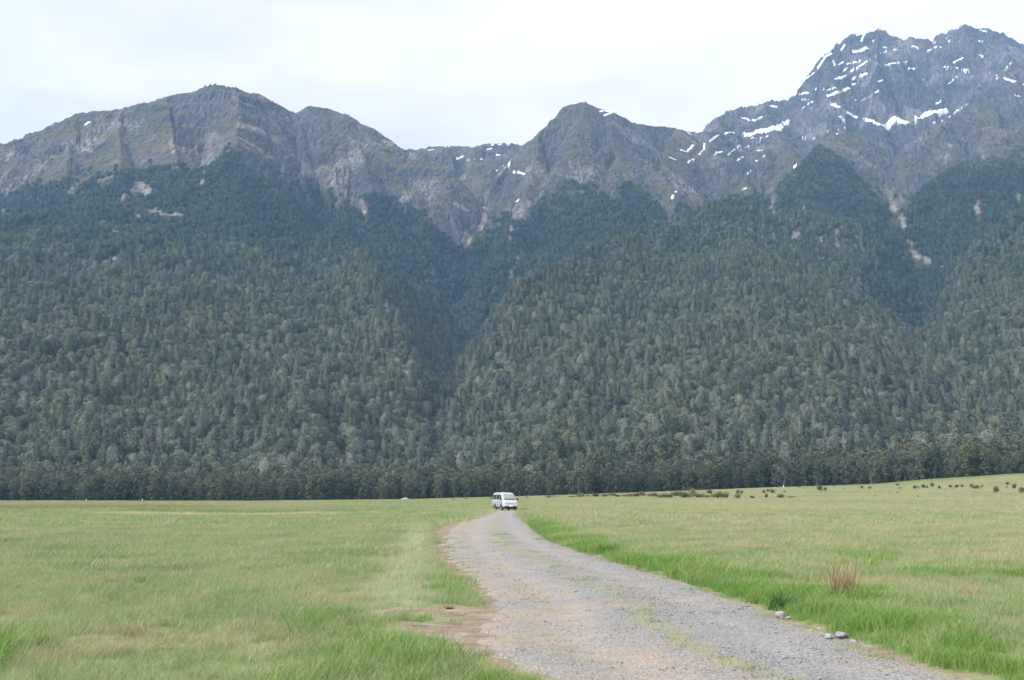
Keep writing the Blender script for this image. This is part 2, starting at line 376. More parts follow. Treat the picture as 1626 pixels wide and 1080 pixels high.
# ------------------------------------------------------------------ mountain materials
def mountain_material():
    k = NT('mountain_rock_turf_snow')
    P = k.pos()
    geo = k.n('ShaderNodeNewGeometry')
    sepn = k.n('ShaderNodeSeparateXYZ'); k.l(geo.outputs['Normal'], sepn.inputs[0])
    sepp = k.n('ShaderNodeSeparateXYZ'); k.l(P, sepp.inputs[0])
    Pst = k.mapping(P, (1, 1, .45))
    n1 = k.noise(Pst, .012, 8, .62, .4)
    n2 = k.noise(Pst, .05, 6, .65)
    cr = k.vor(k.mapping(P, (1, 1, .35), rot=(0.15, .1, 0)), .05, 'DISTANCE_TO_EDGE')
    rock = k.ramp(n1, (.28, (.030, .033, .040)), (.44, (.062, .066, .076)), (.58, (.098, .098, .106)), (.74, (.17, .165, .165)))
    rock = k.mix(k.rng(n2, .3, .7, 0, .55), rock, k.mix(1., rock, (.55, .56, .6), 'MULTIPLY'))
    pale_rock = k.noise(k.mapping(P, (1, 1, .7), loc=(70, 0, 0)), .0065, 5, .6)  # patches of lighter grey cliff
    rock = k.mix(k.rng(pale_rock, .54, .62, 0, .75), rock, k.mix(n2, (.12, .12, .125), (.27, .255, .25)))
    strk = k.noise(k.mapping(P, (1, 1, .12), rot=(.05, .12, 0)), .11, 4, .6)
    rock = k.mix(k.rng(strk, .38, .52, .55, 0), rock, (.028, .031, .038))
    n4 = k.noise(Pst, .20, 4, .7)
    rock = k.mix(1., rock, k.mix(k.rng(n4, .34, .66), (.45, .46, .48), (1.6, 1.58, 1.55)), 'MULTIPLY')
    pink = k.noise(P, .0035, 3, .5)
    rock = k.mix(k.rng(pink, .5, .68, 0, .45), rock, (.155, .125, .12))
    # tussock on whatever is not steep
    tn = k.noise(P, .02, 6, .6)
    turf = k.ramp(k.noise(P, .006, 6, .62), (.35, (.048, .058, .026)), (.5, (.078, .074, .034)), (.66, (.125, .100, .048)))
    slope = k.math('ADD', sepn.outputs[2], k.rng(tn, .2, .8, -.22, .22))
    tm = k.rng(slope, .59, .75)
    tm = k.math('MULTIPLY', tm, k.rng(sepp.outputs[2], 1200, 1500, 1, .08))
    at = k.n('ShaderNodeAttribute'); at.attribute_name = 'cover'
    sc = k.n('ShaderNodeSeparateColor'); k.l(at.outputs['Color'], sc.inputs[0])
    tm = k.math('MAXIMUM', tm, at.outputs['Alpha'])
    col = k.mix(tm, rock, turf)
    # dark scrub fringe / forest floor
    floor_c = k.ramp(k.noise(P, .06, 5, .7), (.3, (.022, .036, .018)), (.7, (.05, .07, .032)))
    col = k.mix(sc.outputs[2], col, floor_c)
    scar = k.ramp(k.noise(P, .09, 4, .7), (.3, (.09, .085, .08)), (.5, (.19, .17, .152)), (.7, (.36, .335, .31)))
    col = k.mix(sc.outputs[1], col, scar)
    snow = k.rng(k.math('ADD', sc.outputs[0], k.rng(n4, .3, .7, -.18, .18)), .30, .62)
    col = k.mix(snow, col, k.mix(n4, (.50, .54, .60), (.70, .72, .75)))
    hgt = k.math('ADD', k.math('MULTIPLY', k.math('ADD', n2, strk), 1.0), k.math('MULTIPLY', k.math('MINIMUM', cr, .25), 1.6))
    hgt = k.math('MULTIPLY', hgt, k.math('SUBTRACT', 1.0, snow))
    k.bump(hgt, 1.0, 16.0)
    return k.base(col, .9, .15)
M_MOUNT = mountain_material()

# ------------------------------------------------------------------ mountains: one height field, cut along its valleys
A_IN = np.arange(-70, 1700, 1.7)
A_COLS = np.concatenate([np.arange(-520, -70, 7.0), A_IN, np.arange(1702, 2300, 7.0)])
a_of = (A_COLS - 813.0) / (F_PX * 1.0118)
rows = [0.0]                       # distances measured past the forest edge
y = 575.0; ys = [y]
while y < 4350:
    y += 2.8 + (y - 575) * 0.0005
    ys.append(y)
YS = np.array(ys)
AA, YY = np.meshgrid(a_of, YS)
XX = AA * YY
ZZ, GID, RUG = mountain_h(XX, YY)
_D, _ = edge_at(XX, YY)
ZZ = np.where(YY < _D + 6, ZZ - 2.5 * np.clip((_D + 6 - YY) / 8, 0, 1) - 1.0, ZZ)      # dips under the valley floor sheet
TT = (ZZ - CAM_Z) / YY             # elevation tangent / depth
HOR = np.maximum.accumulate(TT, 0)

def hit(px, py):
    """where the sight line through a photo pixel meets the mountains"""
    d = ray(px, py); c = int(np.clip(np.searchsorted(a_of, d[0]), 0, len(a_of) - 1))
    h = np.nonzero(TT[:, c] >= d[2])[0]
    if len(h) == 0:
        r = int(np.argmax(TT[:, c]))
    else: r = int(h[0])
    return np.array([d[0] * YS[r], YS[r], ZZ[r, c]])

CROPS = {'a': (0, 100, 3.252), 'b': (400, 130, 3.252), 'c': (760, 130, 3.252), 'd': (1126, 10, 3.252), 'e': (0, 400, 3.0), 'f': (542, 400, 3.0), 'g': (1084, 300, 3.0)}
SNOW = '''d 16 632 505 660 525 710 550 760 575 820 592 870 610 915 632;d 22 915 630 960 595 990 600 1030 600 1080 575 1130 550 1180 550 1230 540;d 10 1155 603 1200 590 1240 572;d 5 1265 550 1300 530 1335 508
d 14 615 470 660 455 720 425;d 6 740 405 752 402;d 10 550 440 590 432;d 8 610 435 655 425;d 6 740 385 785 370 815 352;d 9 680 375 740 335 790 305 830 280;d 5 650 380 675 370;d 5 690 345 710 325;d 8 715 300 750 290 775 285
d 16 745 240 780 230 815 215;d 6 785 185 795 160 800 145;d 6 860 270 915 235;d 6 910 310 980 293;d 6 1000 292 1020 290;d 4 1025 320 1060 325;d 8 870 395 895 385;d 8 755 485 800 480 840 460 872 438;d 12 400 460 450 450 510 450
d 8 440 410 500 370 550 335;d 10 560 320 600 270 630 245;d 4 680 230 700 200;d 4 640 290 648 310;d 4 475 530 490 520;d 5 510 510 535 500;d 4 480 485 510 485;d 8 745 138 760 150;d 6 1050 218 1078 216;d 10 1130 232 1160 215 1195 215
d 5 1160 200 1168 185;d 5 1225 175 1240 182;d 7 1215 320 1280 320;d 4 1265 305 1310 270;d 7 1305 340 1335 338;d 4 1240 400 1280 370 1340 353;d 8 1395 260 1412 258;d 8 1530 330 1560 298;d 5 1450 352 1485 355;d 15 1485 370 1530 378 1575 390
d 6 1575 397 1625 412;d 4 1170 510 1195 490;d 4 1580 462 1600 467;d 4 1395 190 1410 182;d 5 1290 108 1300 104;d 5 1400 121 1430 130;d 10 320 522 345 522;d 10 190 527 250 508;d 4 165 580 200 588;d 12 205 590 235 592 268 580
d 9 0 700 40 670 90 655 180 655;d 24 195 665 240 645 300 645 350 635 398 612;d 12 215 680 300 675;d 5 185 730 260 700;d 3 95 770 155 720;d 4 140 797 175 780;d 6 245 800 285 775;d 8 420 688 435 682;d 6 200 865 212 855;d 10 175 945 190 938
d 3 440 835 450 827;d 5 480 700 540 688;d 6 612 655 665 637;d 5 660 660 703 625;d 4 675 565 700 600;c 5 95 462 130 445 150 450;c 8 125 435 160 440;c 12 150 460 185 470;c 6 200 465 235 478;c 8 1045 352 1075 362 1110 328
c 5 1140 375 1165 345 1165 322;c 4 1080 420 1110 402;c 3 985 392 1015 405;c 7 1000 600 1020 570;c 8 625 157 640 155;c 5 650 175 685 160;c 4 1078 262 1095 275;c 4 650 142 690 150;c 4 195 620 205 614;b 14 1055 400 1085 385
b 9 1115 403 1150 402;b 4 1215 352 1235 350;b 5 1265 385 1280 382;b 4 1185 402 1200 395;b 5 1240 328 1360 325;b 3 915 353 935 351;a 5 1065 125 1080 118;a 4 440 325 462 308;d 4 880 120 900 125;d 5 900 215 915 212;d 4 950 228 970 224;d 4 845 190 850 182;d 4 670 300 690 290;d 5 35 760 65 755;d 4 25 770 35 765;d 7 625 500 632 505 645 515;d 9 700 540 720 555 745 570;d 12 870 612 915 632 930 615;d 3 250 748 275 745'''
SCAR = '''a 30 515 1060 550 1030 595 1000;a 26 645 1065 690 1035;a 26 650 690 665 700;a 34 720 620 760 680 700 660;a 12 560 905 600 875;a 13 1340 450 1400 490;a 8 1230 390 1350 460;a 30 1250 330 1340 345 1420 400;a 14 45 640 20 760;a 13 1578 850 1584 858;a 6 1050 560 1045 630
a 20 520 605 580 585;a 30 760 760 850 775 940 800;a 14 640 720 720 800;a 16 880 400 900 470;a 16 380 460 470 455;b 13 278 745 284 755;b 10 325 830 327 835;b 10 1340 740 1325 825;b 17 1368 900 1374 912;b 7 1365 935 1335 1010;b 30 1370 700 1430 620;b 3 1215 580 1195 650 1205 690 1180 765;b 5 1100 865 1125 820
b 4 1050 640 1080 650 1105 665;b 12 830 570 850 620;b 8 560 610 590 680;f 15 240 330 245 370;f 13 265 320 278 325;f 8 255 400 255 450;f 12 243 470 255 470;f 8 262 515 268 520;f 13 280 540 310 570 340 605;g 8 575 90 530 220;g 5 550 205 520 240
g 12 430 60 430 130 470 195;g 6 665 240 668 330;g 12 1040 130 1060 190 1080 260 1110 320 1180 360;g 26 1000 40 1010 100;g 22 1400 80 1410 110;g 11 1435 65 1445 68;g 18 1600 20 1600 60;g 10 828 235 834 240;g 8 925 385 925 395;g 5 735 190 735 270;g 13 1235 370 1245 372;g 6 1040 455 1040 465
e 12 790 105 830 102;e 12 635 175 645 175;e 9 320 165 322 175;e 8 268 213 272 217;e 8 348 250 356 246;e 9 1205 188 1222 200;e 7 600 515 606 518;e 6 565 120 575 160;e 7 180 65 186 75'''
FALL = '''f 6 508 535 512 560 509 597'''
TURF = '''d 50 250 900 340 830 430 760;d 40 720 640 760 690;c 60 940 440 1000 400;b 40 1080 430 1180 480;a 30 780 330 880 340;a 40 230 390 400 350;a 30 700 450 830 420;c 40 300 690 220 660;d 40 1480 500 1400 620;d 50 880 780 1000 760;a 25 620 540 700 490'''
def strokes(txt):
    out = []
    for s in txt.replace('\n', ';').split(';'):
        f = s.split(); ox, oy, k = CROPS[f[0]]; w = float(f[1]) / k; v = [float(q) for q in f[2:]]
        P = [hit(ox + v[i] / k, oy + v[i + 1] / k) for i in range(0, len(v), 2)]
        out.append((w / F_PX * P[0][1] * 0.5, np.array(P)))
    return out
def widen(S, w): return [(max(q * (1.3 if q > 7 else 1), w), P) for q, P in S]
def stroke_mask(S, X, Y, Z, jag=1.0):
    """1 inside the strokes, 0 outside, with ragged edges; distances are true 3-D metres"""
    m = np.zeros(X.shape)
    sh = X.shape; Xf, Yf, Zf = X.ravel(), Y.ravel(), Z.ravel(); mf = m.ravel()
    for w, P in S:
        r = w * 3.5 + 14
        sel = np.nonzero((Xf > P[:, 0].min() - r) & (Xf < P[:, 0].max() + r) & (Yf > P[:, 1].min() - r * 2) & (Yf < P[:, 1].max() + r * 2))[0]
        if not len(sel): continue
        q = np.stack([Xf[sel], Yf[sel], Zf[sel]], 1); best = np.full(len(sel), 1e9)
        for i in range(len(P) - 1):
            a, b = P[i], P[i + 1]; e = b - a; L2 = max((e * e).sum(), 1e-6)
            t = np.clip(((q - a) @ e) / L2, 0, 1)
            d = q - (a + t[:, None] * e); d[:, 1] *= .6
            best = np.minimum(best, np.sqrt((d * d).sum(1)))
        n = pn(q[:, 0] / 14 + q[:, 1] / 40, q[:, 2] / 9) * .8 + pn(q[:, 0] / 5, q[:, 2] / 4 + q[:, 1] / 11) * .5
        v = 1 - (best / (w * 1.35)) + n * .5 * jag
        mf[sel] = np.maximum(mf[sel], np.clip(.5 + v * 1.2, 0, 1) * (best < w * 3.5))
    return mf.reshape(sh)
S_SNOW, S_SCAR, S_FALL, S_TURF = widen(strokes(SNOW), 3.0), widen(strokes(SCAR), 4.0), strokes(FALL), strokes(TURF)

TREELINE = [(-500, 330), (-100, 318), (0, 318), (60, 300), (110, 298), (150, 285), (190, 278), (230, 268), (262, 262), (300, 272), (330, 268), (372, 250), (420, 275), (455, 300), (480, 296), (520, 305), (560, 322), (600, 318), (640, 330), (680, 350), (705, 375), (735, 398),
            (760, 372), (800, 352), (830, 352), (870, 322), (900, 300), (930, 298), (985, 306), (1040, 318), (1062, 350), (1090, 345), (1130, 325), (1165, 305), (1195, 298), (1225, 330), (1236, 312), (1262, 275), (1300, 238), (1345, 262), (1385, 300), (1410, 320), (1435, 340), (1465, 300), (1495, 272),
            (1525, 264), (1570, 262), (1626, 246), (1700, 225), (2300, 200)]
_tl = np.array([ray(*p)[[0, 2]] for p in TREELINE])
def forest_mask(X, Y, Z):
    t = (Z - CAM_Z) / Y
    n = .026 * fbm(X / 90, Z / 130 + Y / 200, 3) + .014 * fbm(X / 30, Z / 60, 2)
    f = sstep(-.012, .010, np.interp(X / Y, _tl[:, 0], _tl[:, 1]) + n * 1.0 - t)
    return f * sstep(1120, 1040, Z)
snow = stroke_mask(S_SNOW, XX, YY, ZZ)
# thin natural dusting on the high ledges
gy, gx = np.gradient(ZZ); 
led = fbm((XX + ZZ * 1.3) / 110, (ZZ - XX * .45) / 16, 3)
snow = np.maximum(snow, sstep(1380, 1700, ZZ + 0 * XX) * sstep(.50, .56, led) * .6)
scar = stroke_mask(S_SCAR, XX, YY, ZZ, 1.3)
fall = stroke_mask(S_FALL, XX, YY, ZZ, .3)
turf = stroke_mask(S_TURF, XX, YY, ZZ, 1.5) * .9
forest = forest_mask(XX, YY, ZZ)
snow = np.where(forest > .5, 0, snow)
COVER = np.stack([snow, scar, forest * (1 - scar), turf * (1 - forest)], -1)
COVER[..., 0] = np.maximum(COVER[..., 0], fall)

nr, nc = ZZ.shape
quads = grid_faces(nr, nc)
qg = GID[:-1, :-1].ravel()
flatV = np.stack([XX, YY, ZZ], -1).reshape(-1, 3)
NAMES = {0: ('forest_floor', 'shaded ground under the trees between the field and the mountains'),
         1: ('mountain', 'broad rocky mountain with grey cliffs and tawny summit filling the left of the view'),
         2: ('mountain', 'far low saddle with small snow patches between the two nearer mountains'),
         3: ('mountain', 'grey rocky peak in the middle with a long forested foot'),
         4: ('hill', 'rounded foothill wholly covered in forest below the snowy mountain'),
         5: ('hill', 'steep pyramid-shaped forested spur in front of the snowy mountain'),
         6: ('hill', 'dark forested spur at the right edge of the view'),
         7: ('mountain', 'tallest mountain, jagged and blue grey, streaked with snow')}
for g, (nm, lb) in NAMES.items():
    q = quads[qg == g]
    if not len(q): continue
    u, inv = np.unique(q, return_inverse=True)
    o = mesh_np(nm, flatV[u], inv.reshape(-1, 4), [M_MOUNT], True, {'cover': COVER.reshape(-1, 4)[u]})
    tag(o, lb, kind='structure')

# ------------------------------------------------------------------ foliage, bark, grass materials
def foliage_material(name, stops, grey=(.205, .215, .185), greyamt=.66, transl=.25):
    """leaf colour varies with the stand (world noise), with each tree (object random) and leaf clump by clump (attribute v)"""
    k = NT(name); P = k.pos()
    oi = k.n('ShaderNodeObjectInfo')
    n = k.noise(P, .009, 4, .6)
    f = k.math('ADD', k.rng(n, .3, .7, -.32, .32), oi.outputs['Random'])
    f = k.math('ADD', f, k.rng(k.attr('v'), 0, 1, -.16, .16))
    col = k.ramp(f, *stops)
    r2 = k.math('FRACT', k.math('MULTIPLY', oi.outputs['Random'], 37.7))
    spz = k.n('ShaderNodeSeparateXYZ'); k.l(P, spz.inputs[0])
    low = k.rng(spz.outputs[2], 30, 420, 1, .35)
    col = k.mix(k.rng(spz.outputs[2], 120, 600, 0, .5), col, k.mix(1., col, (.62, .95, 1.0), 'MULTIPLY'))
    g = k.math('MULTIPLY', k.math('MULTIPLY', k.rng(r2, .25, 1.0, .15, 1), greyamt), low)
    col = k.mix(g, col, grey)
    k.base(col, .75, .25)
    tr = k.n('ShaderNodeBsdfTranslucent'); k.l(col, tr.inputs[0])
    mx = k.n('ShaderNodeMixShader'); mx.inputs[0].default_value = transl
    k.l(k.b.outputs[0], mx.inputs[1]); k.l(tr.outputs[0], mx.inputs[2]); k.l(mx.outputs[0], k.out.inputs[0])
    return k.m
M_LEAF = foliage_material('mountain_beech_leaves', [(0, (.026, .044, .024)), (.35, (.046, .068, .034)), (.65, (.068, .092, .046)), (.9, (.088, .106, .056)), (1, (.105, .125, .055))])
M_HIGH = foliage_material('high_slope_beech_leaves', [(0, (.016, .037, .027)), (.4, (.028, .055, .036)), (.75, (.043, .073, .044)), (1, (.066, .094, .052))], grey=(.085, .105, .095), greyamt=.3)
M_EDGE = foliage_material('valley_beech_leaves', [(0, (.030, .046, .024)), (.4, (.045, .062, .032)), (.7, (.068, .078, .044)), (1, (.09, .092, .052))], grey=(.14, .13, .105), greyamt=.5)
M_FRONT = foliage_material('front_row_beech_leaves', [(0, (.024, .042, .020)), (.4, (.046, .068, .031)), (.75, (.078, .098, .046)), (1, (.115, .125, .06))], grey=(.16, .155, .125), greyamt=.45)  # dark green to olive leaves of the front row
M_SHRUB = foliage_material('thorny_shrub_leaves', [(0, (.045, .044, .022)), (.5, (.085, .078, .040)), (1, (.13, .11, .06))], grey=(.13, .10, .075), greyamt=.4)
M_SHRUBG = foliage_material('green_shrub_leaves', [(0, (.08, .10, .04)), (.5, (.14, .155, .07)), (1, (.20, .19, .10))], grey=(.16, .12, .09), greyamt=.4)
def bark():
    k = NT('pale_bark'); P = k.n('ShaderNodeTexCoord').outputs['Object']
    n = k.noise(k.mapping(P, (3, 3, .7)), 1.2, 5, .65)
    return k.base(k.ramp(n, (.3, (.05, .045, .038)), (.6, (.12, .115, .10)), (.8, (.26, .25, .23))), .9, .2)
M_BARK = bark()

def turf_colour(k, P):
    """colour of the pasture from its place in the field: greener and strawier patches"""
    sp = k.n('ShaderNodeSeparateXYZ'); k.l(P, sp.inputs[0])
    Pf = k.mapping(P, (1, .5, 0))
    big = k.noise(Pf, .035, 4, .6); mid = k.noise(k.mapping(P, (1, .6, 0), loc=(3, 9, 0)), .33, 4, .6); fine = k.noise(P, 1.6, 3, .6)
    green = k.mix(k.rng(mid, .35, .65), (.150, .240, .074), (.245, .312, .125))
    f = k.math('ADD', k.rng(big, .38, .62, -.30, .42), k.rng(fine, .3, .7, -.20, .22))
    f = k.math('ADD', f, k.rng(mid, .4, .68, -.1, .30))
    f = k.math('ADD', f, k.rng(sp.outputs[1], 25, 130, 0, .30))
    f = k.math('ADD', f, k.rng(sp.outputs[0], -8, 14, -.24, .04))
    straw = k.mix(k.rng(fine, .3, .7), (.27, .27, .155), (.40, .37, .245))
    c = k.mix(k.rng(f, 0, 1), green, straw)
    dead = k.rng(k.noise(k.mapping(P, (1, .55, 0), loc=(31, 4, 0)), .62, 4, .62), .50, .62)
    dead = k.math('MULTIPLY', dead, k.rng(sp.outputs[0], -12, 14, .35, 1))
    c = k.mix(k.math('MULTIPLY', dead, .75), c, k.mix(fine, (.30, .20, .11), (.55, .44, .30)))
    # faint pale wheel mark in the grass left of the track
    ln = k.math('ADD', sp.outputs[0], k.math('ADD', k.math('MULTIPLY', sp.outputs[1], .084), .36))
    ln = k.math('ABSOLUTE', k.math('ADD', ln, k.rng(mid, .3, .7, -.5, .5)))
    wm = k.math('MULTIPLY', k.rng(ln, .25, .8, 1, 0), k.math('MULTIPLY', k.rng(sp.outputs[1], 13, 16), k.rng(sp.outputs[1], 45, 62, 1, 0)))
    c = k.mix(k.math('MULTIPLY', wm, .5), c, (.46, .48, .33))
    # brown dead strip, bleached line and bright wet line far out on the left
    wob = k.math('ADD', sp.outputs[1], k.rng(k.noise(Pf, .05, 3), .3, .7, -9, 9))
    left = k.rng(k.math('ADD', sp.outputs[0], k.rng(big, .3, .7, -15, 15)), -42, -14, 1, 0)
    def band(a, b, s): return k.math('MULTIPLY', k.rng(wob, a, a + s), k.rng(wob, b, b - s if False else b + s, 1, 0))
    brown = k.math('MULTIPLY', k.math('MULTIPLY', band(106, 150, 8), left), k.rng(fine, .3, .6, .6, 1))
    c = k.mix(k.math('MULTIPLY', brown, .9), c, (.20, .145, .085))
    gl = k.math('MULTIPLY', band(93, 103, 3), k.rng(sp.outputs[0], -42, -36, 0, 1)); gl = k.math('MULTIPLY', gl, k.rng(sp.outputs[0], -16, -8, 1, 0))
    c = k.mix(k.math('MULTIPLY', gl, .8), c, (.09, .19, .04))
    st = k.math('MULTIPLY', band(82, 88, 2), k.rng(sp.outputs[0], -40, -34, 0, 1)); st = k.math('MULTIPLY', st, k.rng(sp.outputs[0], -18, -10, 1, 0))
    c = k.mix(k.math('MULTIPLY', st, .75), c, (.50, .42, .27))
    # brighter green on the rising fan at the far right
    rf = k.math('MULTIPLY', k.rng(sp.outputs[1], 500, 540), k.rng(sp.outputs[0], 150, 230))
    c = k.mix(k.math('MULTIPLY', rf, .7), c, (.13, .23, .05))
    return c
def grass_material(name, lush=0.0):
    k = NT(name); P = k.pos()
    c = turf_colour(k, P)
    oi = k.n('ShaderNodeObjectInfo')
    v = k.attr('v')
    c = k.mix(k.rng(v, .62, .92, 0, .9), c, (.42, .40, .27))
    c = k.mix(k.rng(v, .0, .28, .5, 0), c, (.085, .15, .035))
    if lush: c = k.mix(lush, c, k.mix(v, (.065, .175, .026), (.18, .31, .06)))
    c = k.mix(k.rng(oi.outputs['Random'], 0, 1, .0, .30), c, k.mix(1., c, (1.25, 1.18, 1.2), 'MULTIPLY'))
    k.base(c, .55, .25)
    tr = k.n('ShaderNodeBsdfTranslucent'); k.l(c, tr.inputs[0])
    mx = k.n('ShaderNodeMixShader'); mx.inputs[0].default_value = .35
    k.l(k.b.outputs[0], mx.inputs[1]); k.l(tr.outputs[0], mx.inputs[2]); k.l(mx.outputs[0], k.out.inputs[0])
    return k.m
M_GRASS = grass_material('pasture_grass'); M_LUSH = grass_material('verge_grass', .85)
def plain_grass(name, a, b):
    k = NT(name); v = k.attr('v'); k.base(k.mix(v, a, b), .6, .25); return k.m
M_RUSH = plain_grass('dry_rush', (.12, .075, .038), (.40, .31, .185)); M_SEDGE = plain_grass('dark_sedge', (.012, .05, .008), (.06, .15, .025))

def ground_material():
    k = NT('pasture_ground'); P = k.pos()
    c = turf_colour(k, P)
    c = k.mix(.48, c, (.06, .075, .03))
    d = k.attr('dirt')
    f = k.noise(P, 9, 4, .65)
    dirt = k.ramp(k.noise(P, 2.2, 5, .65), (.3, (.12, .085, .055)), (.5, (.20, .15, .108)), (.7, (.28, .235, .20)))
    dirt = k.mix(k.rng(k.vor(P, 60), 0, .6, .35, 0), dirt, (.25, .245, .24))
    m = k.rng(k.math('ADD', d, k.rng(f, .3, .7, -.35, .35)), .4, .6)
    c = k.mix(m, c, dirt)
    k.bump(k.math('ADD', f, k.noise(P, 40, 3)), .6, .04)
    return k.base(c, .95, .15)
M_GROUND = ground_material()

def gravel_material():
    k = NT('gravel_track'); P = k.pos()
    u = k.attr('u'); 
    n1 = k.noise(P, .55, 5, .6); n2 = k.noise(P, 2.4, 5, .65, .3); n3 = k.noise(P, 14, 4, .7)
    cells = k.n('ShaderNodeTexVoronoi'); k.l(P, cells.inputs['Vector']); cells.inputs['Scale'].default_value = 42
    cells2 = k.n('ShaderNodeTexVoronoi'); k.l(P, cells2.inputs['Vector']); cells2.inputs['Scale'].default_value = 95
    s1 = k.n('ShaderNodeSeparateColor'); k.l(cells.outputs['Color'], s1.inputs[0])
    s2 = k.n('ShaderNodeSeparateColor'); k.l(cells2.outputs['Color'], s2.inputs[0])
    grey = k.ramp(s1.outputs[0], (0, (.095, .096, .096)), (.35, (.165, .165, .165)), (.75, (.225, .224, .220)), (1, (.37, .368, .36)))
    grey2 = k.ramp(s2.outputs[0], (0, (.105, .106, .106)), (.5, (.195, .195, .193)), (1, (.34, .338, .33)))
    g = k.mix(.5, grey, grey2)
    tan = k.mix(k.rng(n3, .3, .7), (.23, .175, .125), (.36, .29, .225))
    # dirt gathers on the left side and in pools
    left = k.rng(u, .05, .52, 1.0, 0)
    tm = k.math('ADD', k.math('MULTIPLY', left, .42), k.rng(n1, .38, .60, -.25, .50))
    tm = k.math('ADD', tm, k.rng(n2, .3, .7, -.25, .25))
    tm = k.math('ADD', tm, k.rng(u, .93, 1.0, 0, .45))
    c = k.mix(k.rng(tm, .12, .75, 0, .85), g, k.mix(.25, tan, g))
    # compacted wheel tracks, paler; rougher darker stony patches elsewhere
    wt_ = k.math('MAXIMUM', k.math('SUBTRACT', 1.0, k.math('MULTIPLY', k.math('ABSOLUTE', k.math('SUBTRACT', u, .28)), 9), True), k.math('SUBTRACT', 1.0, k.math('MULTIPLY', k.math('ABSOLUTE', k.math('SUBTRACT', u, .76)), 9), True))
    c = k.mix(k.math('MULTIPLY', wt_, k.rng(n2, .3, .6, 0, .5)), c, k.mix(1., c, (1.32, 1.31, 1.28), 'MULTIPLY'))
    n5 = k.noise(k.mapping(P, (1, .8, 1), loc=(5, 8, 0)), 1.1, 5, .7)
    c = k.mix(k.rng(n5, .56, .66, 0, .6), c, k.mix(k.rng(n3, .35, .6), (.085, .070, .055), (.26, .235, .20)))
    # moss on the crown between the wheel tracks and along the right rim
    hump = k.math('SUBTRACT', 1.0, k.math('MULTIPLY', k.math('ABSOLUTE', k.math('SUBTRACT', u, .52)), 6.5), True)
    rim = k.rng(u, .86, .95)
    mm = k.math('ADD', k.math('MAXIMUM', hump, rim), k.rng(n2, .3, .7, -.75, .35))
    mm = k.math('ADD', mm, k.rng(n3, .3, .7, -.25, .25))
    c = k.mix(k.rng(mm, .45, .95, 0, .62), c, k.mix(k.rng(n3, .3, .7), (.15, .17, .045), (.27, .27, .09)))
    h = k.math('ADD', k.math('MULTIPLY', cells.outputs['Distance'], -1.0), k.math('MULTIPLY', n3, .6))
    k.bump(h, .8, .03)
    return k.base(c, .9, .2)
M_GRAVEL = gravel_material()
def stone_material(name, a, b):
    k = NT(name); oi = k.n('ShaderNodeObjectInfo'); P = k.n('ShaderNodeTexCoord').outputs['Object']
    c = k.mix(oi.outputs['Random'], a, b)
    c = k.mix(k.rng(k.noise(P, 3, 4, .7), .3, .7, 0, .5), c, k.mix(1., c, (.6, .6, .58), 'MULTIPLY'))
    k.bump(k.noise(P, 6, 5, .65), .5, .05)
    return k.base(c, .9, .2)
M_STONE = stone_material('grey_stone', (.15, .153, .158), (.36, .36, .362))

# ------------------------------------------------------------------ valley floor
def ring_cols():
    inner = np.concatenate([np.arange(-38, 38.01, .16)])
    outer = np.concatenate([np.arange(-178, -38, 4.0), inner, np.arange(42, 182.1, 4.0)])
    return np.radians(outer)
th = ring_cols()
rr = [.6]
while rr[-1] < 730: rr.append(rr[-1] * 1.0135 + .02)
rr += [760, 900, 1400, 2500, 5200]
rr = np.array(rr)
TH, RR = np.meshgrid(th, rr)
gx_, gy_ = RR * np.sin(TH), RR * np.cos(TH)
gz_ = np.where(gy_ > 0, ground_h(gx_, np.maximum(gy_, .1)), -.03 + 0 * gx_)
Dg, zg = edge_at(gx_, gy_)
gz_ = np.where((RR > 740) | (gy_ > Dg + 12), np.minimum(gz_, -6 + 0 * gx_) if False else np.minimum(zg, gz_) - 4, gz_)
gz_ = np.where(RR > 800, -8, gz_)
def flat_hit(px, py):
    d = ray(px, py)
    t = np.geomspace(5, 760, 4000)
    h = ground_h(d[0] * t, t)
    i = int(np.argmax(h >= CAM_Z + d[2] * t)) or len(t) - 1
    return np.array([d[0] * t[i], t[i], h[i]])
DIRT = [(.45, [(700, 850), (705, 880), (745, 915), (800, 952), (830, 985)]), (.6, [(655, 972), (720, 972), (790, 985)]), (.85, [(720, 1000), (780, 1010), (850, 1040), (920, 1062), (990, 1078)]), (.3, [(650, 990), (690, 1000)]),
        (.22, [(935, 880), (970, 898), (1010, 905)]), (.5, [(715, 828), (703, 850)]), (.2, [(1545, 1040), (1565, 1045)]), (.25, [(1160, 968), (1300, 1010), (1400, 1040)]), (.8, [(760, 812), (820, 812)])]
DIRT = [(w, np.array([flat_hit(*p)[:2] for p in P])) for w, P in DIRT]
def dirt_at(x, y):
    m = np.zeros(np.shape(x))
    for w, P in DIRT:
        b = np.full(np.shape(x), 1e9)
        for i in range(len(P) - 1):
            a, c = P[i], P[i + 1]; e = c - a; L2 = (e * e).sum() + 1e-9
            t = np.clip(((x - a[0]) * e[0] + (y - a[1]) * e[1]) / L2, 0, 1)
            b = np.minimum(b, np.hypot(x - a[0] - t * e[0], y - a[1] - t * e[1]))
        m = np.maximum(m, np.clip(1.35 - b / w, 0, 1))
    rd, side = road_dist(x, y)
    m = np.maximum(m, np.where(y < 130, np.clip(.75 - np.maximum(rd, 0) / np.where(side < 0, .55, .3), 0, 1), 0))
    return m
nearm = RR < 140
dirt = np.where(nearm, dirt_at(gx_, gy_), 0)
nr_, nc_ = gz_.shape
gf = grid_faces(nr_, nc_)
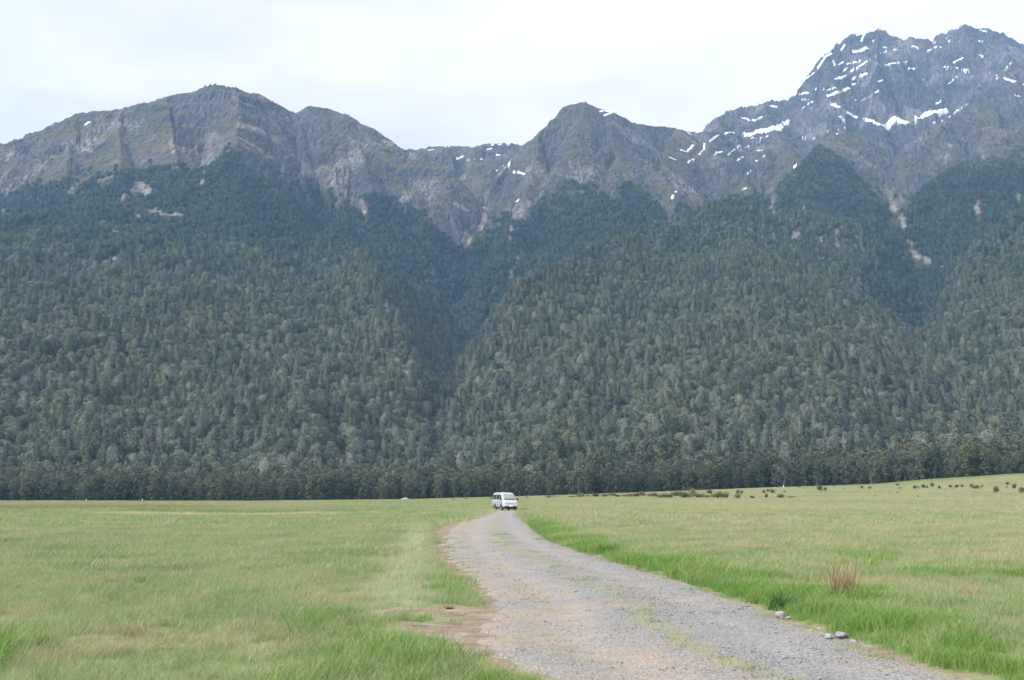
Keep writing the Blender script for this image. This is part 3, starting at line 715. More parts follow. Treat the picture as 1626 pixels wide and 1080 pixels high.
close = np.stack([np.arange(nr_ - 1) * nc_ + nc_ - 1, np.arange(nr_ - 1) * nc_, (np.arange(nr_ - 1) + 1) * nc_, (np.arange(nr_ - 1) + 1) * nc_ + nc_ - 1], 1)
cap = np.array([list(range(nc_ - 1, -1, -1))])
o = mesh_np('ground', np.stack([gx_, gy_, gz_], -1).reshape(-1, 3), [gf[:, ::-1], close[:, ::-1]], [M_GROUND], True, {'dirt': dirt.ravel()})
tag(o, 'flat grassy valley floor running to the foot of the mountains', kind='structure')

# gravel track: its own sheet just above the ground, with a ragged edge
ty = [1.0]
while ty[-1] < 119: ty.append(ty[-1] * 1.008 + .02)
ty = np.array(ty); tu = np.linspace(0, 1, 41)
lx, rx = road_x(ty)
jag = .17 + .004 * ty
lxx = lx - .05 + jag * fbm(ty / .7, ty * 0 + 3, 3) * 2.2; rxx = rx + .02 + jag * .8 * fbm(ty / .6, ty * 0 + 8, 3) * 1.6
TU, TY = np.meshgrid(tu, ty)
TX = lxx[:, None] * (1 - TU) + rxx[:, None] * TU
prof = .030 * np.exp(-((TU - .52) / .16) ** 2) - .022 * (np.exp(-((TU - .28) / .10) ** 2) + np.exp(-((TU - .76) / .10) ** 2))
edge = np.minimum(TU, 1 - TU)
TZ = ground_h(TX, TY) + .012 + prof * sstep(90, 30, TY) + .010 * fbm(TX / .5, TY / .5, 3) * sstep(0, .1, edge) + .012 * fbm(TX / 1.4, TY / 1.4, 2) - .03 * (1 - sstep(0, .03, edge)) + sstep(0, .05, edge) * .03
o = mesh_np('gravel_track', np.stack([TX, TY, TZ], -1).reshape(-1, 3), grid_faces(len(ty), len(tu)), [M_GRAVEL], True, {'u': TU.ravel()})
tag(o, 'grey gravel track curving towards the parked van', kind='structure')
def track_z(x, y):
    l, r = road_x(y); u = np.clip((x - l) / (r - l), 0, 1)
    prof = .030 * np.exp(-((u - .52) / .16) ** 2) - .022 * (np.exp(-((u - .28) / .10) ** 2) + np.exp(-((u - .76) / .10) ** 2))
    return ground_h(x, y) + .042 + prof

# ------------------------------------------------------------------ scatter helper (geometry nodes instances for things nobody could count)
KINDS_COL = {}
def kinds_collection(name, objs):
    c = bpy.data.collections.new(name)
    for o in objs: c.objects.link(o)
    return c
def scatter(name, P, rot, scl, idx, coll, label, tilt=None):
    me = bpy.data.meshes.new(name)
    me.vertices.add(len(P)); me.vertices.foreach_set('co', np.asarray(P, np.float32).ravel())
    for n_, a in (('rz', rot), ('sz', scl)):
        at = me.attributes.new(n_, 'FLOAT', 'POINT'); at.data.foreach_set('value', np.asarray(a, np.float32))
    at = me.attributes.new('kind_index', 'INT', 'POINT'); at.data.foreach_set('value', np.asarray(idx, np.int32))
    ob = bpy.data.objects.new(name, me); COL.objects.link(ob)
    ng = bpy.data.node_groups.new(name + '_scatter', 'GeometryNodeTree')
    ng.interface.new_socket('Geometry', in_out='INPUT', socket_type='NodeSocketGeometry'); ng.interface.new_socket('Geometry', in_out='OUTPUT', socket_type='NodeSocketGeometry')
    N = ng.nodes; L = ng.links
    i_, o_ = N.new('NodeGroupInput'), N.new('NodeGroupOutput')
    ci = N.new('GeometryNodeCollectionInfo'); ci.inputs['Collection'].default_value = coll
    ci.inputs['Separate Children'].default_value = True; ci.inputs['Reset Children'].default_value = True
    ip = N.new('GeometryNodeInstanceOnPoints'); ip.inputs['Pick Instance'].default_value = True
    def na(n_, typ):
        a = N.new('GeometryNodeInputNamedAttribute'); a.data_type = typ; a.inputs['Name'].default_value = n_; return a.outputs['Attribute']
    L.new(i_.outputs[0], ip.inputs['Points']); L.new(ci.outputs[0], ip.inputs['Instance'])
    L.new(na('kind_index', 'INT'), ip.inputs['Instance Index'])
    cx = N.new('ShaderNodeCombineXYZ'); L.new(na('rz', 'FLOAT'), cx.inputs[2])
    L.new(cx.outputs[0], ip.inputs['Rotation'])
    L.new(na('sz', 'FLOAT'), ip.inputs['Scale'])
    L.new(ip.outputs[0], o_.inputs[0])
    md = ob.modifiers.new('scatter', 'NODES'); md.node_group = ng
    tag(ob, label, kind='stuff')
    return ob

# ------------------------------------------------------------------ trees
def leaf_quads(C, Nrm, size, r, aspect=1.0):
    """quads centred at C, roughly facing Nrm"""
    n = len(C)
    Nv = Nrm + r.normal(0, .42, (n, 3)); Nv /= np.linalg.norm(Nv, axis=1)[:, None] + 1e-9
    t = np.cross(Nv, r.normal(0, 1, (n, 3))); t /= np.linalg.norm(t, axis=1)[:, None] + 1e-9
    b = np.cross(Nv, t)
    s = size * r.uniform(.6, 1.3, n)[:, None]
    k1, k2 = r.uniform(.6, 1.1, (n, 1)), r.uniform(.6, 1.1, (n, 1))
    V = np.stack([C - t * s, C - b * s * .7 * k1 + Nv * s * .2, C + t * s * k2, C + b * s * .7 - Nv * s * .15], 1).reshape(-1, 3)
    F = np.arange(4 * n).reshape(-1, 4)
    return V, F
def crown_mesh(name, h, rad, z0, n, size, seed, kind='round', mat=M_LEAF):
    """one tree crown: leaf sprays over a lumpy envelope, denser clumps standing proud, and a leafy inner mass"""
    r = np.random.default_rng(seed)
    nb = 13; ba = r.uniform(0, 6.28, nb); bt = r.uniform(.05, .95, nb); bw = r.uniform(.18, .34, nb); bh = r.uniform(.18, .55, nb) * np.where(r.uniform(0, 1, nb) < .25, -1, 1)
    bv = r.uniform(-.28, .28, nb)
    def env(a, t):
        if kind == 'round': e = np.sqrt(np.clip(1 - (np.abs(t - .42) / .60) ** 2.2, 0.0, 1))
        else: e = np.clip(1.02 - t, 0, 1) ** .62 * (.72 + .28 * np.minimum(1, t / .2))
        k_ = np.zeros_like(a); v_ = np.zeros_like(a)
        for i in range(nb):
            da = np.angle(np.exp(1j * (a - ba[i]))) * np.maximum(e, .25) * .55
            g = np.exp(-((da ** 2 + ((t - bt[i]) * 1.5) ** 2) / bw[i] ** 2)); k_ += bh[i] * g; v_ += bv[i] * g
        return rad * (e * (1 + k_) + .04), v_
    m = n; t = r.uniform(0, 1, m) ** (.8 if kind == 'round' else 1.15); a = r.uniform(0, 6.28, m)
    R_, v_ = env(a, t); q = r.uniform(.80, 1.10, m) + .22 * (r.uniform(0, 1, m) < .12)
    C = np.stack([R_ * q * np.cos(a), R_ * q * np.sin(a), z0 + (h - z0) * t - .25 * R_ * r.uniform(0, 1, m)], 1)
    dt = .06; Ra, _ = env(a, np.clip(t + dt, 0, 1)); Rb, _ = env(a, np.clip(t - dt, 0, 1)); sl = -(Ra - Rb) / (2 * dt * (h - z0))
    Nn = np.stack([np.cos(a), np.sin(a), sl + .25], 1); Nn /= np.linalg.norm(Nn, axis=1)[:, None]
    W = np.clip(.5 + v_ + r.normal(0, .22, m), 0, 1)
    V, F = leaf_quads(C, Nn, size, r)
    # inner mass
    na, nt = 10, 8; A, T = np.meshgrid(np.arange(na) * 2 * np.pi / na, np.linspace(0, 1, nt)); Rc, vc = env(A.ravel(), T.ravel())
    Vc = np.stack([Rc * .68 * np.cos(A.ravel()), Rc * .68 * np.sin(A.ravel()), z0 + .3 + (h - z0 - .6) * T.ravel()], 1)
    Fc = []
    for i in range(nt - 1):
        for j in range(na): Fc.append((i * na + j, i * na + (j + 1) % na, (i + 1) * na + (j + 1) % na, (i + 1) * na + j))
    Nc = np.stack([np.cos(A.ravel()), np.sin(A.ravel()), T.ravel() * 1.2 - .3], 1); Nc /= np.linalg.norm(Nc, axis=1)[:, None]
    N = Nn + r.normal(0, .42, Nn.shape); N /= np.linalg.norm(N, axis=1)[:, None]
    ob = mesh_np(name, np.concatenate([V, Vc]), np.concatenate([F, np.array(Fc) + len(V)]), [mat], True, {'v': np.concatenate([np.repeat(W, 4), np.full(len(Vc), .15)])}, link=False)
    ob.data.normals_split_custom_set_from_vertices(np.concatenate([np.repeat(N, 4, 0), Nc]).tolist())
    return ob

def lobed_crown(name, h, rad, z0, n, size, seed, mat):
    """broad beech crown of many separate boughs with their own tops, open to the sky between them"""
    r = np.random.default_rng(seed); C, Nn, W = [], [], []; nl = 20
    mid = np.array([0, 0, z0 + (h - z0) * .4])
    for i in range(nl):
        t = (i + .5) / nl; z = z0 + (h - z0) * t ** .85
        env = rad * math.sqrt(max(0, 1 - (max(0, (t - .5)) / .60) ** 2)) * (.7 + .3 * min(1, t / .3))
        a = i * 2.4 + r.uniform(-.6, .6); off = env * r.uniform(.35, .85); lr = max(.30 * rad, env * r.uniform(.38, .56)); c = np.array([off * math.cos(a), off * math.sin(a), z - lr * .35])
        m = max(6, int(n / nl * (lr / (.45 * rad)) ** 1.6)); d = r.normal(0, 1, (m, 3)); d[:, 2] = d[:, 2] * .8 + .3; d /= np.linalg.norm(d, axis=1)[:, None]
        p = c + d * lr * r.uniform(.70, 1.10, (m, 1)) * np.array([1, 1, .85])
        o_ = (p - mid) / np.array([rad, rad, (h - z0) * .55]); o_ /= np.linalg.norm(o_, axis=1)[:, None] + 1e-9
        C.append(p); Nn.append(d * .75 + o_ * .45); W.append(np.clip(r.uniform(.2, .8) + r.normal(0, .14, m), 0, 1))
    C, Nn, W = map(np.concatenate, (C, Nn, W)); Nn /= np.linalg.norm(Nn, axis=1)[:, None]
    C[:, 2] = np.maximum(C[:, 2], .1)
    V, F = leaf_quads(C, Nn, size, r)
    ob = mesh_np(name, V, F, [mat], True, {'v': np.repeat(W, 4)}, link=False)
    N = Nn + r.normal(0, .28, Nn.shape); N /= np.linalg.norm(N, axis=1)[:, None]
    ob.data.normals_split_custom_set_from_vertices(np.repeat(N, 4, 0).tolist())
    return ob

def tube_np(pts, rad, sides=6):
    pts = np.array(pts, float); V, F = [], []
    for i, p in enumerate(pts):
        d = pts[min(i + 1, len(pts) - 1)] - pts[max(i - 1, 0)]; d /= np.linalg.norm(d) + 1e-9
        u = np.cross(d, [.3, .9, .1]); u /= np.linalg.norm(u) + 1e-9; v = np.cross(d, u)
        for s in range(sides):
            a = 2 * math.pi * s / sides; V.append(p + rad[i] * (math.cos(a) * u + math.sin(a) * v))
    for i in range(len(pts) - 1):
        for s in range(sides):
            a, b = i * sides + s, i * sides + (s + 1) % sides; F.append((a, b, b + sides, a + sides))
    return np.array(V), np.array(F)
def join(parts):
    V, F, o = [], [], 0
    for v, f in parts: V.append(v); F.append(f + o); o += len(v)
    return np.concatenate(V), np.concatenate(F)
def trunk_mesh(name, h, r0, seed, limbs=7, mat=M_BARK, reach=2.6):
    r = np.random.default_rng(seed)
    lean = r.normal(0, .25, 2)
    P = [(0, 0, -.6)] + [(lean[0] * t * t + .12 * math.sin(5 * t + seed), lean[1] * t * t + .12 * math.cos(4 * t), h * t) for t in np.linspace(0.02, .92, 7)]
    parts = [tube_np(P, [r0 * 1.5] + list(r0 * (1 - .85 * np.linspace(0, 1, 7))), 7)]
    for i in range(limbs):
        t = r.uniform(.3, .85); a = r.uniform(0, 6.28); L = reach * r.uniform(.6, 1.1)
        b = np.array([lean[0] * t * t, lean[1] * t * t, h * t * .92])
        e = np.array([math.cos(a), math.sin(a), .75])
        parts.append(tube_np([b, b + e * L * .5, b + e * L * np.array([1, 1, 1.25])], [r0 * .4, r0 * .26, r0 * .08], 5))
    V, F = join(parts)
    return mesh_np(name, V, F, [mat], True, link=False)

kinds = []
specs = [('round', 13, 4.4, 1.5), ('round', 15, 4.3, 2), ('cone', 19, 4.2, 2), ('cone', 22, 3.9, 2.5), ('round', 11.5, 4.8, 1), ('round', 19, 3.8, 2)]
for i, (kd, h, rd_, z0) in enumerate(specs):
    kinds.append(crown_mesh('forest_crown_%d' % i, h, rd_, z0, 520, .62, 40 + i, kd))
# pale dead spar
V, F = join([tube_np([(0, 0, 0), (.1, 0, 8), (0, .2, 15)], [.3, .2, .06], 5)] + [tube_np([(0, 0, 6 + q), (1.3 * math.cos(q * 2), 1.3 * math.sin(q * 2), 8 + q)], [.12, .04], 4) for q in range(6)])
kinds.append(mesh_np('forest_crown_6', V, F, [M_BARK], False, link=False))
for i in range(2):
    kinds.append(lobed_crown('forest_crown_%d' % (7 + i), 14 + 2 * i, 4.6, 1.0, 620, .62, 70 + i, M_EDGE))
kinds += [lobed_crown('forest_crown_9', 15, 4.4, 2, 560, .64, 91, M_LEAF)]
kinds += [crown_mesh('forest_crown_%d' % q, h_, r_, 1, 420, .66, 60 + q, 'round', M_HIGH) for q, h_, r_ in ((91, 11, 4.6), (92, 13, 4.3), (93, 9, 5.0))]
C_TREES = kinds_collection('forest_tree_kinds', kinds)

# positions: jittered grid in plan, denser and larger near the valley, thinned beyond the tree line
def forest_points():
    out = []
    for (ya, yb, sp) in ((590, 1000, 8.2), (1000, 1500, 8.2), (1500, 2150, 8.0), (2150, 2750, 7.6)):
        xs = np.arange(-.70 * yb, .70 * yb, sp); yy = np.arange(ya, yb, sp * 1.0)
        X, Y = np.meshgrid(xs, yy); X = X.ravel() + rng.uniform(-.48, .48, X.size) * sp; Y = Y.ravel() + rng.uniform(-.48, .48, Y.size) * sp
        out.append(np.stack([X, Y], 1))
    P = np.concatenate(out)
    P = P[np.abs(P[:, 0] / P[:, 1]) < .68]
    D, _ = edge_at(P[:, 0], P[:, 1])
    P = P[P[:, 1] > D + 9 + 4 * pn(P[:, 0] / 30, P[:, 1] * 0)]
    return P
FP = forest_points()
fz, fg, fr = mountain_h(FP[:, 0], FP[:, 1])
# clumping: gaps and ragged upper edge
fm = forest_mask(FP[:, 0], FP[:, 1], fz)
sc_m = stroke_mask(S_SCAR + S_FALL, FP[:, 0], FP[:, 1], fz, 1.3)
for dy_ in (7, 14, 22, 32):            # only low scrub grows just below the slips
    z2 = mountain_h(FP[:, 0] * (1 + dy_ / FP[:, 1]), FP[:, 1] + dy_)[0]
    sc_m = np.maximum(sc_m, stroke_mask(S_SCAR + S_FALL, FP[:, 0] * (1 + dy_ / FP[:, 1]), FP[:, 1] + dy_, z2, 1.3) * .97)
keep = (fm > rng.uniform(.12, .88, len(fm))) & (sc_m < .5)
# skip what stays behind a crest by more than a tree height, even from a few steps aside
ci = np.clip(np.searchsorted(a_of, FP[:, 0] / FP[:, 1]), 0, len(a_of) - 1); ri = np.clip(np.searchsorted(YS, FP[:, 1]) - 1, 0, len(YS) - 1)
hor = np.minimum(np.minimum(HOR[ri, ci], HOR[ri, np.clip(ci - 12, 0, len(a_of) - 1)]), HOR[ri, np.clip(ci + 12, 0, len(a_of) - 1)])
keep &= (fz + 45 - CAM_Z) / FP[:, 1] > hor
# 1.7 px columns are fine enough to leave out faces turned away
FP, fz, fg = FP[keep], fz[keep], fg[keep]
n = len(FP)
up = sstep(300, 1000, fz)
sclr = (1.2 - .62 * up) * rng.uniform(.72, 1.25, n) * np.where(rng.uniform(0, 1, n) < .05, 1.25, 1)
stand = fbm(FP[:, 0] / 120, FP[:, 1] / 120, 3)
rk = rng.uniform(0, 1, n)
idx = np.where(rk + stand * .9 + .55 * up + .12 * (fg == 4) > .50, rng.choice([0, 1, 4], n), np.where(up > .45, rng.choice([0, 1, 5], n), rng.choice([1, 2, 3, 5], n)))
idx = np.where(rng.uniform(0, 1, n) < .22, 9, idx)
lim = np.choose(fg.astype(int), [900, 400, 0, 190, 2000, 210, 450, 0]) + 130 * stand + rng.uniform(-70, 70, n)
high = fz > lim
idx = np.where(high, rng.integers(10, 13, n), idx)
sclr = np.where(fg == 4, rng.uniform(.75, 1.2, n) * (1.2 - .22 * up), sclr)
idx = np.where(rng.uniform(0, 1, n) < .004, 6, idx)
De_, _ = edge_at(FP[:, 0], FP[:, 1])
low = FP[:, 1] - De_ < 60 + 60 * stand + rng.uniform(0, 90, n)
idx = np.where(low, 7 + (rk > .5), idx)
sclr = np.where(low, sclr * .98, sclr)
sclr = np.where((FP[:, 1] - De_ < 22) & (rk > .35), sclr * .5, sclr)
scatter('forest', np.stack([FP[:, 0], FP[:, 1], fz - .8], 1), rng.uniform(0, 6.28, n), sclr, idx, C_TREES, 'dense dark green beech forest covering the lower slopes of all the mountains')
print('forest trees', n)

# the row at the edge of the field: each one a tree of its own
edge_kinds = []
for i, (kd, h, rd_, z0) in enumerate([('round', 16, 4.8, .3), ('round', 18, 4.6, .6), ('round', 14, 5.2, .2), ('round', 20, 4.6, 1.2), ('cone', 17, 4.4, .4)]):
    cr_ = lobed_crown('crown', h, rd_, z0, 1100, .50, 140 + i, M_FRONT)
    tr_ = trunk_mesh('trunk', h * .93, .30, 160 + i)
    edge_kinds.append((cr_, tr_))
V_, F_ = None, None
dead = trunk_mesh('trunk', 15, .34, 222, 16, reach=4.2)
ex = []; tries = 0
rr2 = np.random.default_rng(5)
while len(ex) < 292 and tries < 60000:
    tries += 1
    a = rr2.uniform(-.53, .53); 
    x0 = a * 700; D0, _ = edge_at(np.array([x0]), np.array([700.])); D0 = float(D0[0])
    y0 = D0 + 3 + 4 * float(pn(np.array([x0 / 30]), np.array([0.]))[0]) + rr2.uniform(-2, 11)
    x0 = a * y0
    if all((x0 - p[0]) ** 2 + ((y0 - p[1]) * 1.0) ** 2 > 4.3 ** 2 for p in ex[-4000:]): ex.append((x0, y0))
ex = np.array(ex)
ez = ground_h(ex[:, 0], ex[:, 1])
def region(x, y):
    p = float(px_of(x, y))
    return ('left of the view' if p < 560 else 'middle of the view, behind the van' if p < 1010 else 'right of the view')
def add_child(src, parent, scale=None, rotz=None):
    c = src.copy(); COL.objects.link(c); c.parent = parent
    if scale is not None: c.scale = scale
    if rotz is not None: c.rotation_euler = (0, 0, rotz)
    return c
looks = ['broad rounded', 'tall rounded', 'low spreading', 'tall open-crowned', 'narrow pointed']
for i, (x0, y0) in enumerate(ex):
    ki = int(rr2.choice([0, 0, 1, 2, 3, 4, 1]))
    e = bpy.data.objects.new('beech_tree', None); COL.objects.link(e)
    e.location = (x0, y0, ez[i] - .2); s = rr2.uniform(.72, 1.22); e.rotation_euler = (0, 0, rr2.uniform(0, 6.28)); e.scale = (s, s, s * rr2.uniform(.92, 1.1))
    e.empty_display_size = 1
    tag(e, '%s dark beech tree at the forest edge, %s' % (looks[ki], region(x0, y0)), 'tree', 'beech trees along the edge of the field')
    add_child(edge_kinds[ki][0], e); add_child(edge_kinds[ki][1], e)
for (px, d_, lb) in ((604, -3, 'bare silvery dead tree in the forest edge left of the small white car'), (918, -4, 'bare pale dead tree in the forest edge right of the van'), (1298, -3, 'bare pale grey dead tree in the forest edge above the bushes'),
                     (1246, -2, 'bare bleached dead tree in the forest edge left of the palest one'), (386, -3, 'bare pale dead tree in the forest edge on the far left'), (1385, -4, 'leaning bare dead tree in the forest edge near the rising green slope')):
    a = (px - 813) / F_PX / 1.0118; D0, _ = edge_at(np.array([a * 700]), np.array([700.])); y0 = float(D0[0]) + d_ * .5; x0 = a * y0
    e = bpy.data.objects.new('dead_tree', None); COL.objects.link(e); e.location = (x0, y0, float(ground_h(np.array([x0]), np.array([y0]))[0])); e.rotation_euler = (R(rr2.uniform(-4, 4)), R(rr2.uniform(-5, 5)), px)
    s = rr2.uniform(.75, 1.0); e.scale = (s, s, s)
    tag(e, lb, 'tree', 'dead trees along the edge of the field'); add_child(dead, e)

# ------------------------------------------------------------------ grass
def tuft(name, r0, nb, h, w, seed, mat, lean=.35, wind=.12, segs=2, hv=.35):
    r = np.random.default_rng(seed)
    a = r.uniform(0, 6.28, nb); rad = r0 * np.sqrt(r.uniform(0, 1, nb))
    B = np.stack([rad * np.cos(a), rad * np.sin(a), np.full(nb, -.02)], 1)
    la = r.uniform(0, 6.28, nb); H = h * (1 + r.normal(0, hv, nb)).clip(.3, 2.0)
    ld = np.stack([np.cos(la), np.sin(la)], 1) * (lean * r.uniform(.2, 1.2, nb))[:, None] + np.array([wind, .02])
    fa = r.uniform(0, 3.14, nb); side = np.stack([np.cos(fa), np.sin(fa), 0 * fa], 1)
    V, F = [], []
    ts = np.linspace(0, 1, segs + 1)
    rows_ = []
    for t in ts[:-1]:
        c = B + np.concatenate([ld * (H * t ** 1.7)[:, None], (H * t * (1 - .18 * t))[:, None]], 1)
        ww = (w * (1 - .55 * t)) * .5
        rows_.append(c - side * ww); rows_.append(c + side * ww)
    tip = B + np.concatenate([ld * H[:, None], (H * .82)[:, None]], 1)
    rows_.append(tip)
    V = np.stack(rows_, 1).reshape(-1, 3); m = len(rows_)
    o = np.arange(nb)[:, None] * m
    Q = np.concatenate([o + np.array([[2 * i, 2 * i + 1, 2 * i + 3, 2 * i + 2]]) for i in range(segs - 1)]) if segs > 1 else np.zeros((0, 4), int)
    T = o + np.array([[m - 3, m - 2, m - 1]])
    v = np.repeat(r.uniform(0, 1, nb), m)
    return mesh_np(name, V, [Q, T] if segs > 1 else T, [mat], True, {'v': v}, link=False)
gk = []
def add_kind(*a, **k): gk.append(tuft('grass_tuft_%02d' % len(gk), *a, **k))
for s in range(3): add_kind(.17, 80, .125, .004, s, M_GRASS, .65, .14, 3)            # 0-2 near
for s in range(3): add_kind(.17, 90, .15, .005, 10 + s, M_LUSH, .75, .1, 3)           # 3-5 near lush
for s in range(2): add_kind(.32, 110, .14, .008, 20 + s, M_GRASS, .65, .14, 2)        # 6-7 mid
for s in range(2): add_kind(.32, 110, .17, .010, 30 + s, M_LUSH, .7, .1, 2)           # 8-9 mid lush
for s in range(2): add_kind(.8, 120, .19, .022, 40 + s, M_GRASS, .6, .14, 2)         # 10-11 far
for s in range(2): add_kind(2.6, 200, .22, .06, 50 + s, M_GRASS, .6, .14, 1)         # 12-13 very far
for s in range(2): add_kind(.07, 34, .035, .004, 60 + s, M_LUSH, .9, 0, 2)           # 14-15 moss-like sprigs on the track
C_GRASS = kinds_collection('grass_kinds', gk)
def gpts(ya, yb, dens):
    A = .60
    M_ = 5.0                       # metres of extra width, so a few steps aside still show grass
    area = A * (yb * yb - ya * ya) + 2 * M_ * (yb - ya); m = int(area * dens)
    y_ = ya + (yb - ya) * rng.uniform(0, 1, int(m * 2.2)); y_ = y_[rng.uniform(0, 1, len(y_)) < (A * y_ + M_) / (A * yb + M_)][:m]; m = len(y_)
    x_ = rng.uniform(-1, 1, m) * (A * y_ + M_)
    return x_, y_
GX, GY, GI, GS = [], [], [], []
for (ya, yb, dens, kn, kl) in ((4.0, 21, 42, (0, 1, 2), (3, 4, 5)), (19, 56, 11, (6, 7), (8, 9)), (53, 170, 2.0, (10, 11), (8, 9)), (165, 705, .16, (12, 13), (12, 13))):
    x_, y_ = gpts(ya, yb, dens)
    rd, side = road_dist(x_, y_)
    edge_n = .12 * fbm(x_ / .5, y_ / .5, 2) + (.05 + .003 * y_)
    k_ = rd > edge_n
    dm = dirt_at(x_, y_) if ya < 150 else 0 * x_
    k_ &= rng.uniform(0, 1, len(x_)) > np.clip(dm * 1.7 - .1, 0, .985)
    D, _ = edge_at(x_, y_); k_ &= y_ < D + 2
    x_, y_, rd, side, dm = x_[k_], y_[k_], rd[k_], side[k_], dm[k_]
    m = len(x_)
    patch = fbm(x_ / 2.2 + 40, y_ / 3.0, 3)
    lushw = np.where(side > 0, sstep(1.7, .5, rd + patch * 2.4) * sstep(95, 50, y_), sstep(3.2, 1.4, rd) * sstep(15, 11, y_) * .55)
    lushw = np.maximum(lushw, sstep(.28, .45, patch) * .6 * sstep(40, 15, y_))
    isl = rng.uniform(0, 1, m) < lushw * np.where(side > 0, 1, .35)
    kk = np.where(isl, rng.choice(kl, m), rng.choice(kn, m))
    hum = 1 + .7 * fbm(x_ / 1.1, y_ / 1.1, 2) + .4 * patch
    s_ = rng.uniform(.7, 1.25, m) * hum * np.where(isl, 1.15, 1.0)
    s_ = s_ * (1 - .45 * np.clip(dm * 1.5, 0, 1)) * np.where(rd < .5, .55 + .9 * np.clip(rd, 0, .5), 1)
    GX.append(x_); GY.append(y_); GI.append(kk); GS.append(s_)
# sprigs on the crown of the track and in worn soil
x_, y_ = gpts(6, 45, 20.0)
l, r_ = road_x(y_); u = (x_ - l) / (r_ - l)
w_ = np.where((u > 0) & (u < 1), np.clip(np.exp(-((u - .52) / .10) ** 2) * .8 + (u > .88) * .8 + (u < .2) * .6, 0, 1) * (fbm(x_ / .8, y_ / .8, 3) > .02), dirt_at(x_, y_) * .8)
k_ = rng.uniform(0, 1, len(x_)) < w_
GX.append(x_[k_]); GY.append(y_[k_]); GI.append(rng.choice([14, 15], k_.sum())); GS.append(rng.uniform(.6, 1.5, k_.sum()) * (1 + y_[k_] / 60))
GX, GY, GI, GS = map(np.concatenate, (GX, GY, GI, GS))
rd, _ = road_dist(GX, GY)
GZ = np.where(rd < 0, track_z(GX, GY), ground_h(GX, GY))
scatter('grass', np.stack([GX, GY, GZ], 1), rng.uniform(-.8, .8, len(GX)), GS, GI, C_GRASS, 'uneven pasture grass, green with straw-coloured patches, on both sides of the track')
print('tufts', len(GX))

# ------------------------------------------------------------------ loose gravel
def stone_mesh(name, seed, sub=1, mat=M_STONE, flat=.65, link=False, amp=.22):
    bm = bmesh.new(); bmesh.ops.create_icosphere(bm, subdivisions=sub, radius=.5)
    r = np.random.default_rng(seed); off = r.uniform(0, 50, 3)
    dirs = r.normal(0, 1, (5, 3)); dirs /= np.linalg.norm(dirs, axis=1)[:, None]; cut = r.uniform(.28, .42, 5)
    for v in bm.verts:
        p = np.array(v.co)
        for d, c in zip(dirs, cut):
            q = p @ d
            if q > c: p = p - d * (q - c) * .85
        p = p * (1 + amp * math.sin(p[0] * 9 + off[0]) * math.cos(p[1] * 8 + off[1]))
        v.co = (p[0], p[1] * .85, p[2] * flat)
    me = bpy.data.meshes.new(name); bm.to_mesh(me); bm.free(); me.materials.append(mat)
    ob = bpy.data.objects.new(name, me)
    if link: COL.objects.link(ob)
    return ob
M_PALE = stone_material('pale_stone', (.20, .205, .21), (.36, .36, .36))
C_STONES = kinds_collection('stone_kinds', [stone_mesh('pebble_%d' % i, i) for i in range(5)])
x_, y_ = gpts(6.5, 30, 210)
l, r_ = road_x(y_); u = (x_ - l) / (r_ - l)
w_ = np.where((u > .02) & (u < .99), np.clip(.25 + .9 * sstep(.2, .5, u) + fbm(x_ / .7, y_ / .7, 3), .05, 1), dirt_at(x_, y_) * .25) * np.clip(14 / y_, 0, 1)
k_ = rng.uniform(0, 1, len(x_)) < w_
x_, y_ = x_[k_], y_[k_]; rd, _ = road_dist(x_, y_)
z_ = np.where(rd < 0, track_z(x_, y_), ground_h(x_, y_)); m = len(x_)
s_ = np.clip(rng.lognormal(math.log(.015), .42, m), .008, .045)
scatter('gravel', np.stack([x_, y_, z_ + s_ * .1], 1), rng.uniform(0, 6.28, m), s_, rng.integers(0, 5, m), C_STONES, 'loose grey gravel lying on the track')
print('pebbles', m)

# ------------------------------------------------------------------ van
M_WHITE = paint('white_car_paint', (.37, .38, .39), .28, .5, coat=.4, var=.03)
M_GLASS = paint('tinted_glass', (.035, .042, .045), .04, .9); M_GLASS.node_tree.nodes['Principled BSDF'].inputs['IOR'].default_value = 1.6
M_SCREEN = paint('windscreen_glass', (.13, .155, .165), .06, .8); M_SCREEN.node_tree.nodes['Principled BSDF'].inputs['IOR'].default_value = 1.55
M_TYRE = paint('black_rubber', (.018, .018, .019), .85, .2); M_RIM = paint('silver_wheel', (.55, .56, .57), .4, .6, metal=.5)
M_TRIM = paint('dark_plastic', (.03, .03, .032), .6, .3); M_GREYP = paint('grey_bumper', (.24, .26, .28), .5, .4)
M_LAMP = paint('headlamp_glass', (.40, .42, .40), .1, .9); M_ORANGE = paint('orange_lens', (.75, .22, .04), .2, .6)
M_PLATE = paint('white_plate', (.82, .82, .80), .4, .4)

def bm_obj(name, bm, mat, parent=None, smooth=True, link=True):
    me = bpy.data.meshes.new(name); bmesh.ops.recalc_face_normals(bm, faces=bm.faces); bm.to_mesh(me); bm.free(); me.materials.append(mat)
    if smooth:
        for p in me.polygons: p.use_smooth = True
    o = bpy.data.objects.new(name, me)
    if link: COL.objects.link(o)
    if parent: o.parent = parent
    return o

